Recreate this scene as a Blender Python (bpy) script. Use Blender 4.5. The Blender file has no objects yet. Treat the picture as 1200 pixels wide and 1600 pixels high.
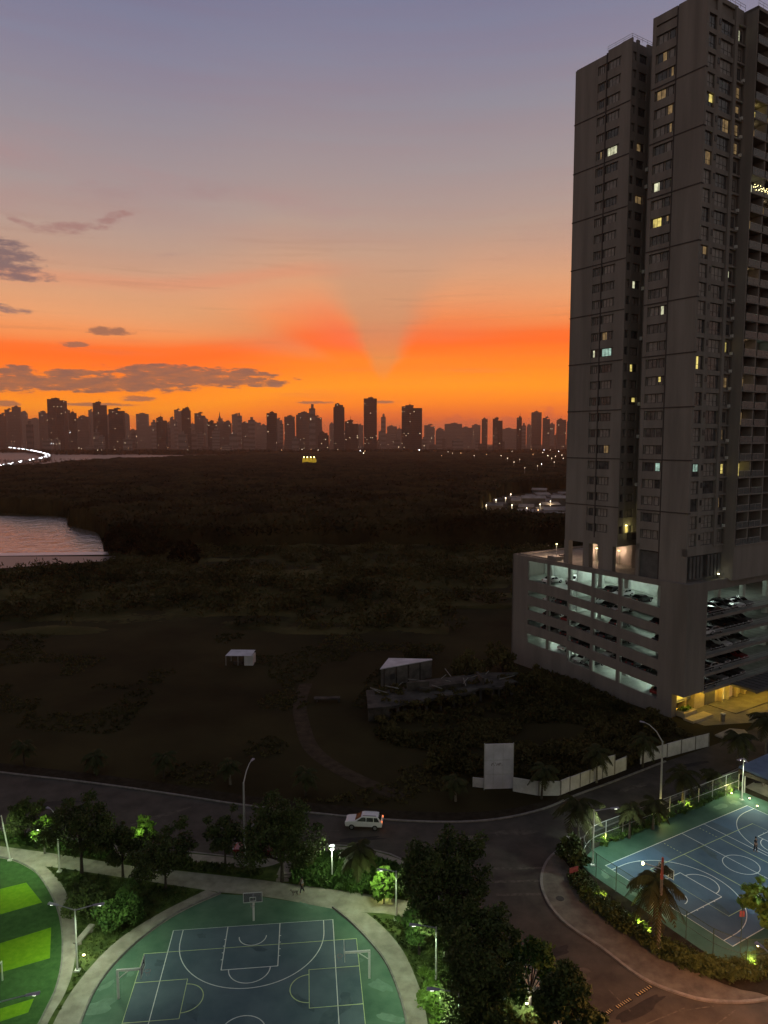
import bpy, bmesh, math, random
import numpy as np
from mathutils import Vector, Matrix
R = math.radians
rnd = random.Random(7)
SC = bpy.context.scene
COL = SC.collection

# ------------------------------------------------------------------ camera
F, CY, HY, H = 1150.0, 800.0, 690.0, 46.0       # focal length, centre row, horizon row (photo pixels), eye height (m)
PITCH = math.atan((CY - HY) / F)
cp, sp = math.cos(PITCH), math.sin(PITCH)
cam = bpy.data.cameras.new("camera"); camo = bpy.data.objects.new("camera", cam); COL.objects.link(camo)
cam.sensor_fit = 'VERTICAL'; cam.sensor_height = 36.0; cam.lens = 36.0 * F / 1600.0
cam.clip_start = 0.5; cam.clip_end = 60000
camo.location = (0, 0, H); camo.rotation_euler = (R(90) - PITCH, 0, 0)
SC.camera = camo

def ray(px, py):
    x = (px - 600) / F; y = -(py - 800) / F
    return (x, cp + y * sp, -sp + y * cp)
def gp(px, py, z=0.0):                            # a place on the ground (or at height z) read off the photograph
    d = ray(px, py); t = (z - H) / d[2]
    return Vector((d[0] * t, d[1] * t, z))
def at(px, dist, z=0.0):                          # bearing + distance
    x = (px - 600) / F / (cp + (CY - HY) / F * sp)
    return Vector((x * dist, dist, z))
def azel(px, py):
    d = Vector(ray(px, py)).normalized()
    return math.atan2(d.x, d.y), math.asin(d.z)
def lin(c):
    return tuple(((v / 255) / 12.92 if v / 255 <= 0.04045 else ((v / 255 + 0.055) / 1.055) ** 2.4) for v in c)

# ------------------------------------------------------------------ render look
SC.view_settings.view_transform = 'Standard'; SC.view_settings.look = 'None'
SC.view_settings.exposure = 0.0; SC.view_settings.gamma = 1.0
SC.render.engine = 'CYCLES'
SC.cycles.max_bounces = 5; SC.cycles.diffuse_bounces = 2; SC.cycles.glossy_bounces = 2
SC.cycles.transmission_bounces = 3; SC.cycles.transparent_max_bounces = 12; SC.cycles.volume_bounces = 0
SC.cycles.sample_clamp_indirect = 3.0; SC.cycles.caustics_reflective = False; SC.cycles.caustics_refractive = False
SC.cycles.use_denoising = True

# ------------------------------------------------------------------ world: dusk sky
W = bpy.data.worlds.new("World"); SC.world = W; W.use_nodes = True
nt = W.node_tree; nt.nodes.clear()
def N(t, **k):
    n = nt.nodes.new(t)
    for a, b in k.items(): setattr(n, a, b)
    return n
def m(op, a, b=None, c=None, clamp=False):
    n = N('ShaderNodeMath', operation=op); n.use_clamp = clamp
    for i, v in enumerate((a, b, c)):
        if v is None: continue
        if isinstance(v, (int, float)): n.inputs[i].default_value = v
        else: nt.links.new(v, n.inputs[i])
    return n.outputs[0]
def smooth(x, lo, hi):
    n = N('ShaderNodeMapRange', interpolation_type='SMOOTHSTEP')
    nt.links.new(x, n.inputs['Value']); n.inputs['From Min'].default_value = lo; n.inputs['From Max'].default_value = hi
    return n.outputs[0]
def mixc(f, a, b, mode='MIX'):
    n = N('ShaderNodeMix', data_type='RGBA', blend_type=mode)
    for i, v in ((0, f), (6, a), (7, b)):
        if isinstance(v, (int, float)): n.inputs[i].default_value = v
        elif isinstance(v, tuple): n.inputs[i].default_value = (*v[:3], 1)
        else: nt.links.new(v, n.inputs[i])
    return n.outputs[2]
tc = N('ShaderNodeTexCoord'); nrm = N('ShaderNodeVectorMath', operation='NORMALIZE'); nt.links.new(tc.outputs['Generated'], nrm.inputs[0])
sx = N('ShaderNodeSeparateXYZ'); nt.links.new(nrm.outputs[0], sx.inputs[0])
AZ = m('ARCTAN2', sx.outputs[0], sx.outputs[1]); EL = m('ARCSINE', sx.outputs[2])
def ramp(x, stops, emax=0.62):
    r = N('ShaderNodeValToRGB'); r.color_ramp.interpolation = 'EASE' if False else 'LINEAR'
    nt.links.new(m('DIVIDE', x, emax, clamp=True), r.inputs[0])
    el = r.color_ramp.elements
    pts = sorted((max(0, min(1, (azel(600, y)[1] / emax) if y is not None else 1.0)), c) for y, c in stops)
    while len(el) < len(pts): el.new(0.5)
    for e, (p_, c) in zip(el, pts): e.position = p_; e.color = (*lin(c), 1)
    return r.outputs[0]
def skynoise(sa, se, scale=1.0, detail=4, off=0.0, rough=0.55):
    c = N('ShaderNodeCombineXYZ'); nt.links.new(m('MULTIPLY', AZ, sa), c.inputs[0]); nt.links.new(m('MULTIPLY', EL, se), c.inputs[1])
    c.inputs[2].default_value = off
    n = N('ShaderNodeTexNoise'); n.inputs['Scale'].default_value = scale; n.inputs['Detail'].default_value = detail; n.inputs['Roughness'].default_value = rough
    nt.links.new(c.outputs[0], n.inputs['Vector']); return n.outputs['Fac']
streak = skynoise(2.2, 34, 1.0, 3, 3.1)
ELs = m('ADD', m('ADD', EL, m('MULTIPLY', m('SUBTRACT', streak, 0.5), 0.022)), m('SUBTRACT', 0.010, m('MULTIPLY', smooth(AZ, azel(230, 560)[0], azel(520, 560)[0]), 0.028)))
base = ramp(ELs, [(690,(200,92,46)),(672,(232,104,32)),(652,(252,128,14)),(628,(255,146,0)),(600,(255,132,0)),(578,(255,118,0)),
                  (555,(255,102,0)),(541,(250,108,24)),(522,(242,142,76)),(488,(234,162,110)),(440,(214,162,128)),(395,(192,157,137)),
                  (350,(177,154,145)),(300,(165,149,148)),(200,(147,141,151)),(100,(132,131,152)),(0,(119,122,149)),(None,(96,98,118))])
inner = ramp(EL, [(690,(200,92,46)),(640,(255,142,10)),(612,(246,142,34)),(590,(236,138,48)),(560,(212,138,76)),(520,(194,142,104)),(480,(188,146,116)),
                  (440,(186,150,124)),(395,(184,155,136)),(350,(175,153,144)),(300,(165,149,148)),(200,(147,141,151)),(100,(132,131,152)),(0,(119,122,149)),(None,(96,98,118))])
a0, e0 = azel(598, 603)
PHI = m('ARCTAN2', m('SUBTRACT', AZ, a0), m('SUBTRACT', EL, e0))           # angle round the place where the sun went down
wedge = m('MULTIPLY', smooth(m('ADD', PHI, m('MULTIPLY', m('SUBTRACT', streak, 0.5), 0.35)), -0.70, -0.28), m('SUBTRACT', 1.0, smooth(m('ADD', PHI, m('MULTIPLY', m('SUBTRACT', streak, 0.5), 0.35)), 0.28, 0.74)))
wedge = m('MULTIPLY', wedge, smooth(EL, azel(600, 608)[1], azel(600, 574)[1]))
wedge = m('MULTIPLY', wedge, m('SUBTRACT', 1.0, m('MULTIPLY', smooth(EL, azel(600, 530)[1], azel(600, 380)[1]), 0.55)))
sky = mixc(m('MULTIPLY', wedge, 0.70), base, inner)
beam = m('MULTIPLY', m('MULTIPLY', smooth(PHI, -1.30, -0.66), m('SUBTRACT', 1.0, smooth(PHI, -0.66, -0.34))),
         m('MULTIPLY', smooth(EL, azel(600, 560)[1], azel(600, 530)[1]), m('SUBTRACT', 1.0, smooth(EL, azel(600, 520)[1], azel(600, 425)[1]))))
sky = mixc(m('MULTIPLY', beam, 0.5), sky, lin((246, 108, 72)))
beam2 = m('MULTIPLY', m('MULTIPLY', smooth(PHI, 0.2, 0.6), m('SUBTRACT', 1.0, smooth(PHI, 0.9, 1.35))),
         m('MULTIPLY', smooth(EL, azel(600, 545)[1], azel(600, 525)[1]), m('SUBTRACT', 1.0, smooth(EL, azel(600, 520)[1], azel(600, 420)[1]))))
sky = mixc(m('MULTIPLY', beam2, 0.35), sky, lin((240, 118, 70)))
ray1 = m('MULTIPLY', m('MULTIPLY', smooth(PHI, -1.42, -1.2), m('SUBTRACT', 1.0, smooth(PHI, -1.2, -0.98))), m('MULTIPLY', smooth(EL, azel(600, 570)[1], azel(600, 540)[1]), m('SUBTRACT', 1.0, smooth(EL, azel(600, 520)[1], azel(600, 440)[1]))))
sky = mixc(m('MULTIPLY', ray1, 0.35), sky, lin((196, 150, 108)))
band = m('MULTIPLY', m('MULTIPLY', smooth(ELs, azel(600, 462)[1], azel(600, 448)[1]), m('SUBTRACT', 1.0, smooth(ELs, azel(600, 444)[1], azel(600, 425)[1]))), m('SUBTRACT', 1.0, smooth(AZ, azel(420, 440)[0], azel(620, 440)[0])))
sky = mixc(m('MULTIPLY', band, 0.30), sky, lin((232, 132, 96)))
fst = skynoise(5, 120, 1.0, 5, 17.0, 0.6)
sky = mixc(m('MULTIPLY', m('MULTIPLY', smooth(fst, 0.52, 0.72), m('SUBTRACT', 1.0, smooth(EL, azel(600, 420)[1], azel(600, 300)[1]))), 0.16), sky, lin((150, 96, 80)))
sky = mixc(m('MULTIPLY', m('SUBTRACT', streak, 0.35, clamp=True), 0.35), sky, lin((232, 120, 70)), 'SOFT_LIGHT')
# pink veil high on the left
vn = skynoise(3, 14, 1.0, 4, 9.0)
veil = m('MULTIPLY', m('MULTIPLY', smooth(vn, 0.48, 0.7), smooth(EL, azel(600, 420)[1], azel(600, 330)[1])), m('SUBTRACT', 1.0, smooth(EL, azel(600, 300)[1], azel(600, 200)[1])))
sky = mixc(m('MULTIPLY', veil, 0.35), sky, lin((176, 134, 134)))
def clouds(items, ns, amp, lo, hi, gain=1.0):
    tot = None
    for px, py, rx, ry, tilt in items:
        a, e = azel(px, py); k = 1 / F
        da = m('SUBTRACT', AZ, a)
        de = m('SUBTRACT', m('SUBTRACT', EL, e), m('MULTIPLY', da, tilt))
        d = m('ADD', m('POWER', m('DIVIDE', m('ABSOLUTE', da), rx * k), 2.0), m('POWER', m('DIVIDE', m('ABSOLUTE', de), ry * k), 2.0))
        v = m('SUBTRACT', 1.0, d)
        tot = v if tot is None else m('MAXIMUM', tot, v)
    return smooth(m('ADD', tot, m('MULTIPLY', m('SUBTRACT', ns, 0.5), amp)), lo, hi)
n1 = skynoise(36, 150, 1.0, 8, 1.0, 0.66)
c1 = clouds([(290,588,150,17,0),(150,600,170,13,0),(40,598,75,14,0.05),(25,580,34,8,0),(370,596,85,8,-0.02),(240,576,55,7,0),(110,583,60,6,0.05)], n1, 4.2, -0.1, 0.6)
sky = mixc(m('MULTIPLY', c1, 0.93), sky, mixc(smooth(n1, 0.4, 0.65), lin((150, 92, 66)), lin((112, 80, 74))))
n2 = skynoise(48, 150, 1.0, 8, 5.0, 0.68)
c2 = clouds([(8,392,50,20,-0.25),(-10,412,75,16,-0.1),(30,433,50,6,0),(-20,478,60,7,-0.1)], n2, 4.0, -0.1, 1.1)
sky = mixc(m('MULTIPLY', c2, 0.85), sky, lin((112, 92, 98)))
c3 = clouds([(172,518,36,7,0),(116,538,22,5,0),(215,623,26,5,0),(600,628,26,3,0),(492,629,34,2.6,0),(430,603,14,3,0),(400,603,12,2,0),(5,630,24,5,0),(150,632,60,3,0)], n2, 3.6, -0.1, 0.8)
sky = mixc(m('MULTIPLY', c3, 0.85), sky, lin((140, 92, 74)))
c4 = clouds([(110,356,55,9,0.12),(175,341,38,8,0.35),(40,350,30,5,-0.3)], n2, 4.2, -0.1, 1.3)
sky = mixc(m('MULTIPLY', c4, 0.7), sky, lin((158, 112, 108)))
c5 = clouds([(270,398,26,4,0.1),(330,300,60,14,0.1),(170,300,60,16,0)], n2, 3.6, 0.0, 1.8)
sky = mixc(m('MULTIPLY', c5, 0.3), sky, lin((160, 124, 124)))
# far cumulus bank low over the skyline
nb = skynoise(34, 30, 1.0, 6, 7.0, 0.6)
top = m('ADD', azel(600, 676)[1], m('MULTIPLY', m('SUBTRACT', nb, 0.3), 0.085))
bank = m('MULTIPLY', m('SUBTRACT', 1.0, smooth(m('SUBTRACT', EL, top), -0.002, 0.003)),
         m('ADD', smooth(AZ, azel(640, 690)[0], azel(700, 690)[0]), m('MULTIPLY', m('SUBTRACT', 1.0, smooth(AZ, azel(100, 690)[0], azel(330, 690)[0])), 0.5), clamp=True))
sky = mixc(m('MULTIPLY', bank, 0.6), sky, lin((206, 92, 54)))
# behind the camera the dusk is blue-grey and dim
hl = m('SQRT', m('ADD', m('MULTIPLY', sx.outputs[0], sx.outputs[0]), m('MULTIPLY', sx.outputs[1], sx.outputs[1])))
fr = m('DIVIDE', sx.outputs[1], m('MAXIMUM', hl, 0.001))
back = ramp(EL, [(690,(122,114,106)),(600,(130,122,114)),(400,(132,126,120)),(0,(122,120,120)),(None,(98,100,112))])
front = m('MULTIPLY', smooth(fr, -0.15, 0.75), m('SUBTRACT', 1.0, smooth(EL, 0.75, 1.45)))
sky = mixc(front, back, sky)
# below the horizon: ground glow, dark
sky = mixc(m('SUBTRACT', 1.0, smooth(EL, -0.02, -0.002)), sky, lin((96, 52, 34)))
bg = N('ShaderNodeBackground'); nt.links.new(sky, bg.inputs[0]); nt.links.new(m('ADD', 1.0, m('MULTIPLY', m('SUBTRACT', 1.0, smooth(EL, 0.02, 0.22)), 0.32)), bg.inputs[1])
nis = N('ShaderNodeTexSky', sky_type='NISHITA'); nis.sun_disc = False; nis.sun_elevation = R(-2.0); nis.sun_rotation = R(0.0); nis.altitude = 50
bg2 = N('ShaderNodeBackground'); nt.links.new(nis.outputs[0], bg2.inputs[0]); bg2.inputs[1].default_value = 0.05
add = N('ShaderNodeAddShader'); nt.links.new(bg.outputs[0], add.inputs[0]); nt.links.new(bg2.outputs[0], add.inputs[1])
wo = N('ShaderNodeOutputWorld'); nt.links.new(add.outputs[0], wo.inputs[0])
# last afterglow of the sun just under the rim
sl = bpy.data.lights.new("sun", 'SUN'); sl.energy = 0.02; sl.angle = R(12); sl.color = (1, 0.5, 0.2)
so = bpy.data.objects.new("sun", sl); COL.objects.link(so); so.rotation_euler = (R(90 - 2.0), 0, R(180)); so.location = (0, 300, 60)

# ------------------------------------------------------------------ materials
def mat(name, col, rough=0.8, var=0.0, scale=1.0, detail=5, bump=0.0, metal=0.0, spec=0.3, emit=None, estr=0.0, col2=None, alpha=1.0, stretch=(1,1,1), lo=0.35, hi=0.65, trans=0.0, bdist=0.3):
    M = bpy.data.materials.new(name); M.use_nodes = True
    t = M.node_tree; b = t.nodes['Principled BSDF']
    b.inputs['Roughness'].default_value = rough; b.inputs['Metallic'].default_value = metal
    b.inputs['Specular IOR Level'].default_value = spec; b.inputs['Alpha'].default_value = alpha
    b.inputs['Base Color'].default_value = (*col, 1)
    if trans: b.inputs['Transmission Weight'].default_value = trans
    if emit: b.inputs['Emission Color'].default_value = (*emit, 1); b.inputs['Emission Strength'].default_value = estr
    if var or col2 or bump:
        tcn = t.nodes.new('ShaderNodeTexCoord'); mp = t.nodes.new('ShaderNodeMapping'); mp.inputs['Scale'].default_value = stretch
        g = t.nodes.new('ShaderNodeNewGeometry'); t.links.new(g.outputs['Position'], mp.inputs[0])
        nz = t.nodes.new('ShaderNodeTexNoise'); nz.inputs['Scale'].default_value = scale; nz.inputs['Detail'].default_value = detail; nz.inputs['Roughness'].default_value = 0.62
        t.links.new(mp.outputs[0], nz.inputs['Vector'])
        cr = t.nodes.new('ShaderNodeValToRGB'); cr.color_ramp.elements[0].position = lo; cr.color_ramp.elements[1].position = hi
        c2 = col2 or tuple(c * (1 + var) for c in col); c1 = col if col2 else tuple(c * (1 - var) for c in col)
        cr.color_ramp.elements[0].color = (*c1, 1); cr.color_ramp.elements[1].color = (*c2, 1)
        t.links.new(nz.outputs['Fac'], cr.inputs[0]); t.links.new(cr.outputs[0], b.inputs['Base Color'])
        if bump:
            bp = t.nodes.new('ShaderNodeBump'); bp.inputs['Strength'].default_value = bump; bp.inputs['Distance'].default_value = bdist
            t.links.new(nz.outputs['Fac'], bp.inputs['Height']); t.links.new(bp.outputs[0], b.inputs['Normal'])
    return M
MT = {}
MT['field'] = mat('field grass', (0.022, 0.018, 0.008), 1, scale=0.035, col2=(0.050, 0.042, 0.017), detail=9, bump=0.4, spec=0.05)
MT['lawn'] = mat('lawn', (0.035, 0.060, 0.018), 1, scale=0.9, col2=(0.095, 0.130, 0.035), detail=8, bump=0.6, spec=0.05)
MT['asphalt'] = mat('asphalt', (0.040, 0.036, 0.029), 0.85, scale=0.35, col2=(0.078, 0.070, 0.056), detail=10, bump=0.08)
MT['paving'] = mat('concrete paving', (0.21, 0.195, 0.155), 0.85, scale=0.8, col2=(0.34, 0.32, 0.26), detail=10, bump=0.1)
MT['kerb'] = mat('kerb stone', (0.20, 0.19, 0.17), 0.85, var=0.25, scale=1.5)
MT['courtgreen'] = mat('green court paint', (0.048, 0.118, 0.070), 0.75, scale=0.35, col2=(0.120, 0.220, 0.142), detail=9, spec=0.3, lo=0.3, hi=0.75)
MT['courtblue'] = mat('blue court paint', (0.062, 0.108, 0.128), 0.72, scale=0.3, col2=(0.125, 0.175, 0.195), detail=9, spec=0.3, lo=0.3, hi=0.75)
MT['courtblue2'] = mat('bright blue court paint', (0.065, 0.130, 0.20), 0.72, scale=0.3, col2=(0.11, 0.19, 0.27), detail=9, spec=0.3, lo=0.3, hi=0.75)
MT['white'] = mat('white line paint', (0.72, 0.75, 0.68), 0.7, scale=3, var=0.12)
MT['yellow'] = mat('yellow line paint', (0.52, 0.62, 0.30), 0.7, scale=3, var=0.15)
MT['turfdark'] = mat('dark green turf', (0.035, 0.088, 0.026), 0.9, scale=1.5, col2=(0.058, 0.125, 0.038), detail=9, bump=0.3, spec=0.05)
MT['turflime'] = mat('lime turf', (0.125, 0.27, 0.010), 0.9, scale=2.2, col2=(0.18, 0.34, 0.016), detail=9, bump=0.3, spec=0.05)
MT['mulch'] = mat('planting soil', (0.03, 0.025, 0.017), 1, var=0.3, scale=1.2, spec=0.05)
MT['wall'] = mat('painted tower render', (0.250, 0.230, 0.205), 0.8, var=0.16, scale=0.45, detail=8, stretch=(1, 1, 0.10), spec=0.15)
MT['wall2'] = mat('painted podium render', (0.215, 0.198, 0.178), 0.8, var=0.16, scale=0.35, detail=8, stretch=(1, 1, 0.12), spec=0.15)
MT['groove'] = mat('painted groove shade', (0.07, 0.06, 0.055), 0.9, var=0.1, scale=1)  # dark colour standing in for the shade inside the facade grooves
MT['frame'] = mat('dark window frame', (0.055, 0.052, 0.05), 0.5)
MT['glass'] = mat('dark glass', (0.085, 0.085, 0.085), 0.12, var=0.5, scale=0.9, detail=2, spec=0.6)
MT['curtain'] = mat('curtained glass', (0.27, 0.25, 0.225), 0.35, var=0.25, scale=1.5, spec=0.5)
MT['lit_y'] = mat('lit window warm', (0.3, 0.25, 0.1), 0.4, emit=(1.0, 0.80, 0.22), estr=0.95)
MT['lit_w'] = mat('lit window pale', (0.3, 0.3, 0.2), 0.4, emit=(0.95, 0.95, 0.62), estr=0.85)
MT['lit_c'] = mat('lit window cool', (0.2, 0.3, 0.25), 0.4, emit=(0.62, 0.95, 0.78), estr=0.6)
MT['lit_dim'] = mat('lit window dim', (0.3, 0.2, 0.1), 0.4, emit=(0.75, 0.50, 0.22), estr=0.28)
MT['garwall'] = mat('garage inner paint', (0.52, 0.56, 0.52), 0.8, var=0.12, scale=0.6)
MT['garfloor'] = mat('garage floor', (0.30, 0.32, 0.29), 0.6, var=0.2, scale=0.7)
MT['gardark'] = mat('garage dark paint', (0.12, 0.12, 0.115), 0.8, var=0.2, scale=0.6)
MT['metal'] = mat('galvanised metal', (0.45, 0.46, 0.44), 0.5, var=0.1, scale=4, metal=0.3)
MT['metal_d'] = mat('dark green metal', (0.05, 0.09, 0.06), 0.5)
MT['metal_w'] = mat('white painted metal', (0.70, 0.72, 0.66), 0.45, var=0.06, scale=4)
MT['lampgrey'] = mat('lamp head grey', (0.32, 0.30, 0.38), 0.5)
MT['lamp_on'] = mat('glowing lamp glass', (0.8, 0.8, 0.7), 0.5, emit=(0.95, 1.0, 0.80), estr=9)
MT['lamp_warm'] = mat('glowing warm lamp', (0.8, 0.7, 0.4), 0.5, emit=(1.0, 0.85, 0.35), estr=12)
MT['tube'] = mat('glowing tube', (0.8, 0.8, 0.8), 0.5, emit=(0.8, 1.0, 0.88), estr=5)
MT['bark'] = mat('bark', (0.055, 0.045, 0.035), 1, var=0.3, scale=6)
MT['barkl'] = mat('pale bark', (0.16, 0.15, 0.12), 1, var=0.3, scale=6)
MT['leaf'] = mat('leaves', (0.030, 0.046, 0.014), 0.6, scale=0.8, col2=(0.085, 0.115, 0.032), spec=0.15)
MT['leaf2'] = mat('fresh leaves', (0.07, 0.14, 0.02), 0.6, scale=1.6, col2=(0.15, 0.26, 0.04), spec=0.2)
MT['hedge'] = mat('hedge leaves', (0.035, 0.075, 0.018), 0.7, scale=1.2, col2=(0.08, 0.15, 0.03), spec=0.15)
MT['frond'] = mat('palm fronds', (0.024, 0.030, 0.010), 0.7, scale=1.2, col2=(0.048, 0.050, 0.018), spec=0.1)
MT['dryfrond'] = mat('dry palm fronds', (0.035, 0.028, 0.012), 0.7, scale=0.9, col2=(0.105, 0.078, 0.034), spec=0.1)
MT['mangrove'] = mat('mangrove canopy', (0.014, 0.013, 0.005), 1, scale=0.03, col2=(0.052, 0.040, 0.015), detail=10, lo=.42, hi=.6, spec=0.03)
MT['scrub'] = mat('reed scrub', (0.026, 0.026, 0.009), 1, scale=0.04, col2=(0.110, 0.092, 0.036), detail=8, spec=0.05)
MT['water'] = mat('bay water', (0.72, 0.64, 0.58), 0.14, scale=0.16, detail=5, bump=1.0, var=0.1, spec=1.0, metal=0.8, bdist=1.8, stretch=(1, .6, 1))
MT['mud'] = mat('wet tidal mud', (0.085, 0.065, 0.06), 0.40, scale=0.006, col2=(0.17, 0.14, 0.13), detail=8, spec=0.5, stretch=(1, 0.15, 1))
MT['foam'] = mat('wet sand and foam', (0.62, 0.62, 0.66), 0.38, var=0.10, scale=0.3, spec=1.0, metal=0.75)
MT['wallwhite'] = mat('white concrete panels', (0.46, 0.46, 0.44), 0.85, scale=0.9, col2=(0.62, 0.62, 0.60), detail=8)
MT['sheet'] = mat('weathered white sheet', (0.55, 0.54, 0.58), 0.6, var=0.15, scale=0.5)
MT['ruin'] = mat('stained concrete', (0.058, 0.052, 0.044), 0.95, var=0.6, scale=0.5, detail=8)
MT['blueroof'] = mat('blue corrugated roof', (0.16, 0.24, 0.36), 0.45, var=0.15, scale=1, metal=0.2)
MT['carwhite'] = mat('white car paint', (0.72, 0.72, 0.72), 0.25, spec=0.6)
MT['carblack'] = mat('black car paint', (0.015, 0.015, 0.017), 0.2, spec=0.6)
MT['carred'] = mat('red car paint', (0.20, 0.018, 0.018), 0.25, spec=0.6)
MT['carsilver'] = mat('silver car paint', (0.36, 0.37, 0.38), 0.25, metal=0.5)
MT['cargrey'] = mat('dark grey car paint', (0.06, 0.06, 0.065), 0.25, spec=0.6)
MT['carglass'] = mat('car glass', (0.012, 0.014, 0.016), 0.22, spec=0.22)
MT['tyre'] = mat('tyre rubber', (0.015, 0.015, 0.015), 0.9)
MT['rim'] = mat('alloy rim', (0.4, 0.4, 0.42), 0.35, metal=0.7)
MT['tail'] = mat('glowing tail light', (0.5, 0.02, 0.01), 0.4, emit=(1.0, 0.25, 0.08), estr=1.6)
MT['tail_off'] = mat('red tail light lens', (0.30, 0.02, 0.015), 0.3)
MT['head_off'] = mat('headlight lens', (0.5, 0.5, 0.5), 0.15)
MT['yellowwall'] = mat('cream entrance wall', (0.50, 0.42, 0.24), 0.8, var=0.12, scale=0.8)
MT['drive'] = mat('driveway concrete', (0.12, 0.115, 0.10), 0.8, scale=0.5, col2=(0.22, 0.205, 0.17), detail=9)
MT['skin'] = mat('skin', (0.30, 0.18, 0.12), 0.6); MT['darkcloth'] = mat('dark cloth', (0.02, 0.02, 0.025), 0.9)
MT['palecloth'] = mat('pale cloth', (0.40, 0.40, 0.42), 0.9); MT['hair'] = mat('dark hair', (0.012, 0.010, 0.009), 0.8)
MT['dogfur'] = mat('dog fur', (0.25, 0.22, 0.19), 0.9, scale=9, col2=(0.03, 0.025, 0.02))
MT['redmetal'] = mat('red painted metal', (0.42, 0.07, 0.05), 0.5); MT['pink'] = mat('faded red board', (0.32, 0.10, 0.11), 0.7, var=0.2, scale=3)
MT['rimred'] = mat('faded hoop rim', (0.34, 0.18, 0.18), 0.6)
MT['paving2'] = mat('worn concrete pavement', (0.075, 0.068, 0.054), 0.9, scale=0.7, col2=(0.155, 0.14, 0.11), detail=10, bump=0.1)
MT['ruinl'] = mat('grey stained render', (0.13, 0.12, 0.105), 0.95, var=0.35, scale=0.8, detail=8)
MT['roofhouse'] = mat('zinc house roof', (0.26, 0.22, 0.20), 0.9, var=0.6, scale=0.06, spec=0.05); MT['housewall'] = mat('house wall', (0.17, 0.14, 0.12), 0.8, var=0.3, scale=0.1)
MT['yellowglow'] = mat('yellow wall with emitted floodlight', (0.5, 0.4, 0.1), 0.8, scale=0.15, detail=3, var=0.4, emit=(1.0, 0.62, 0.03), estr=0.30)  # emission puts the floodlight glow into the wall itself
MT['spark'] = mat('distant lamp', (0.8, 0.8, 0.7), 0.5, emit=(1.0, 0.80, 0.55), estr=6)
MT['sparkc'] = mat('distant white headlamp', (0.8, 0.8, 0.8), 0.5, emit=(0.95, 0.95, 1.0), estr=14)
MT['sparkr'] = mat('distant amber lamp', (0.8, 0.4, 0.2), 0.5, emit=(1.0, 0.55, 0.22), estr=6)
MT['gymblue'] = mat('lit blue sign', (0.1, 0.1, 0.5), 0.5, emit=(0.25, 0.22, 1.0), estr=1.2)
MT['manhole'] = mat('cast iron', (0.03, 0.028, 0.026), 0.7)
MT['rubber'] = mat('black rubber', (0.02, 0.02, 0.02), 0.8); MT['hazyellow'] = mat('yellow rubber stripe', (0.42, 0.34, 0.16), 0.7)
MT['plaster'] = mat('graffiti ink', (0.17, 0.13, 0.13), 0.8)
MT['wire'] = mat('chain link wire', (0.20, 0.27, 0.22), 0.6, alpha=0.13)
MT['netting'] = mat('hoop net', (0.6, 0.6, 0.6), 0.8, alpha=0.6)
MT['railglass'] = mat('balcony glass', (0.20, 0.21, 0.21), 0.15, alpha=0.55, spec=0.6)
MT['faded'] = mat('faded road paint', (0.085, 0.078, 0.062), 0.9, var=0.4, scale=2)
MT['courtblue3'] = mat('slate blue court paint', (0.052, 0.098, 0.140), 0.72, scale=0.3, col2=(0.100, 0.158, 0.205), detail=9, spec=0.3, lo=0.3, hi=0.75)
MT['courtteal'] = mat('teal court paint', (0.036, 0.098, 0.062), 0.75, scale=0.35, col2=(0.078, 0.165, 0.115), detail=9, spec=0.3, lo=0.3, hi=0.75)
for k_ in ('lit_y', 'lit_w', 'lit_c', 'lit_dim'):           # rooms behind the glass are unevenly lit
    t_ = MT[k_].node_tree; b_ = t_.nodes['Principled BSDF']; g_n = t_.nodes.new('ShaderNodeNewGeometry'); nz_ = t_.nodes.new('ShaderNodeTexNoise')
    nz_.inputs['Scale'].default_value = 1.3; nz_.inputs['Detail'].default_value = 3; mr_ = t_.nodes.new('ShaderNodeMapRange'); mr_.inputs['From Min'].default_value = .3; mr_.inputs['From Max'].default_value = .7
    mr_.inputs['To Min'].default_value = b_.inputs['Emission Strength'].default_value * .25; mr_.inputs['To Max'].default_value = b_.inputs['Emission Strength'].default_value * 1.1
    t_.links.new(g_n.outputs['Position'], nz_.inputs['Vector']); t_.links.new(nz_.outputs['Fac'], mr_.inputs['Value']); t_.links.new(mr_.outputs[0], b_.inputs['Emission Strength'])
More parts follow.
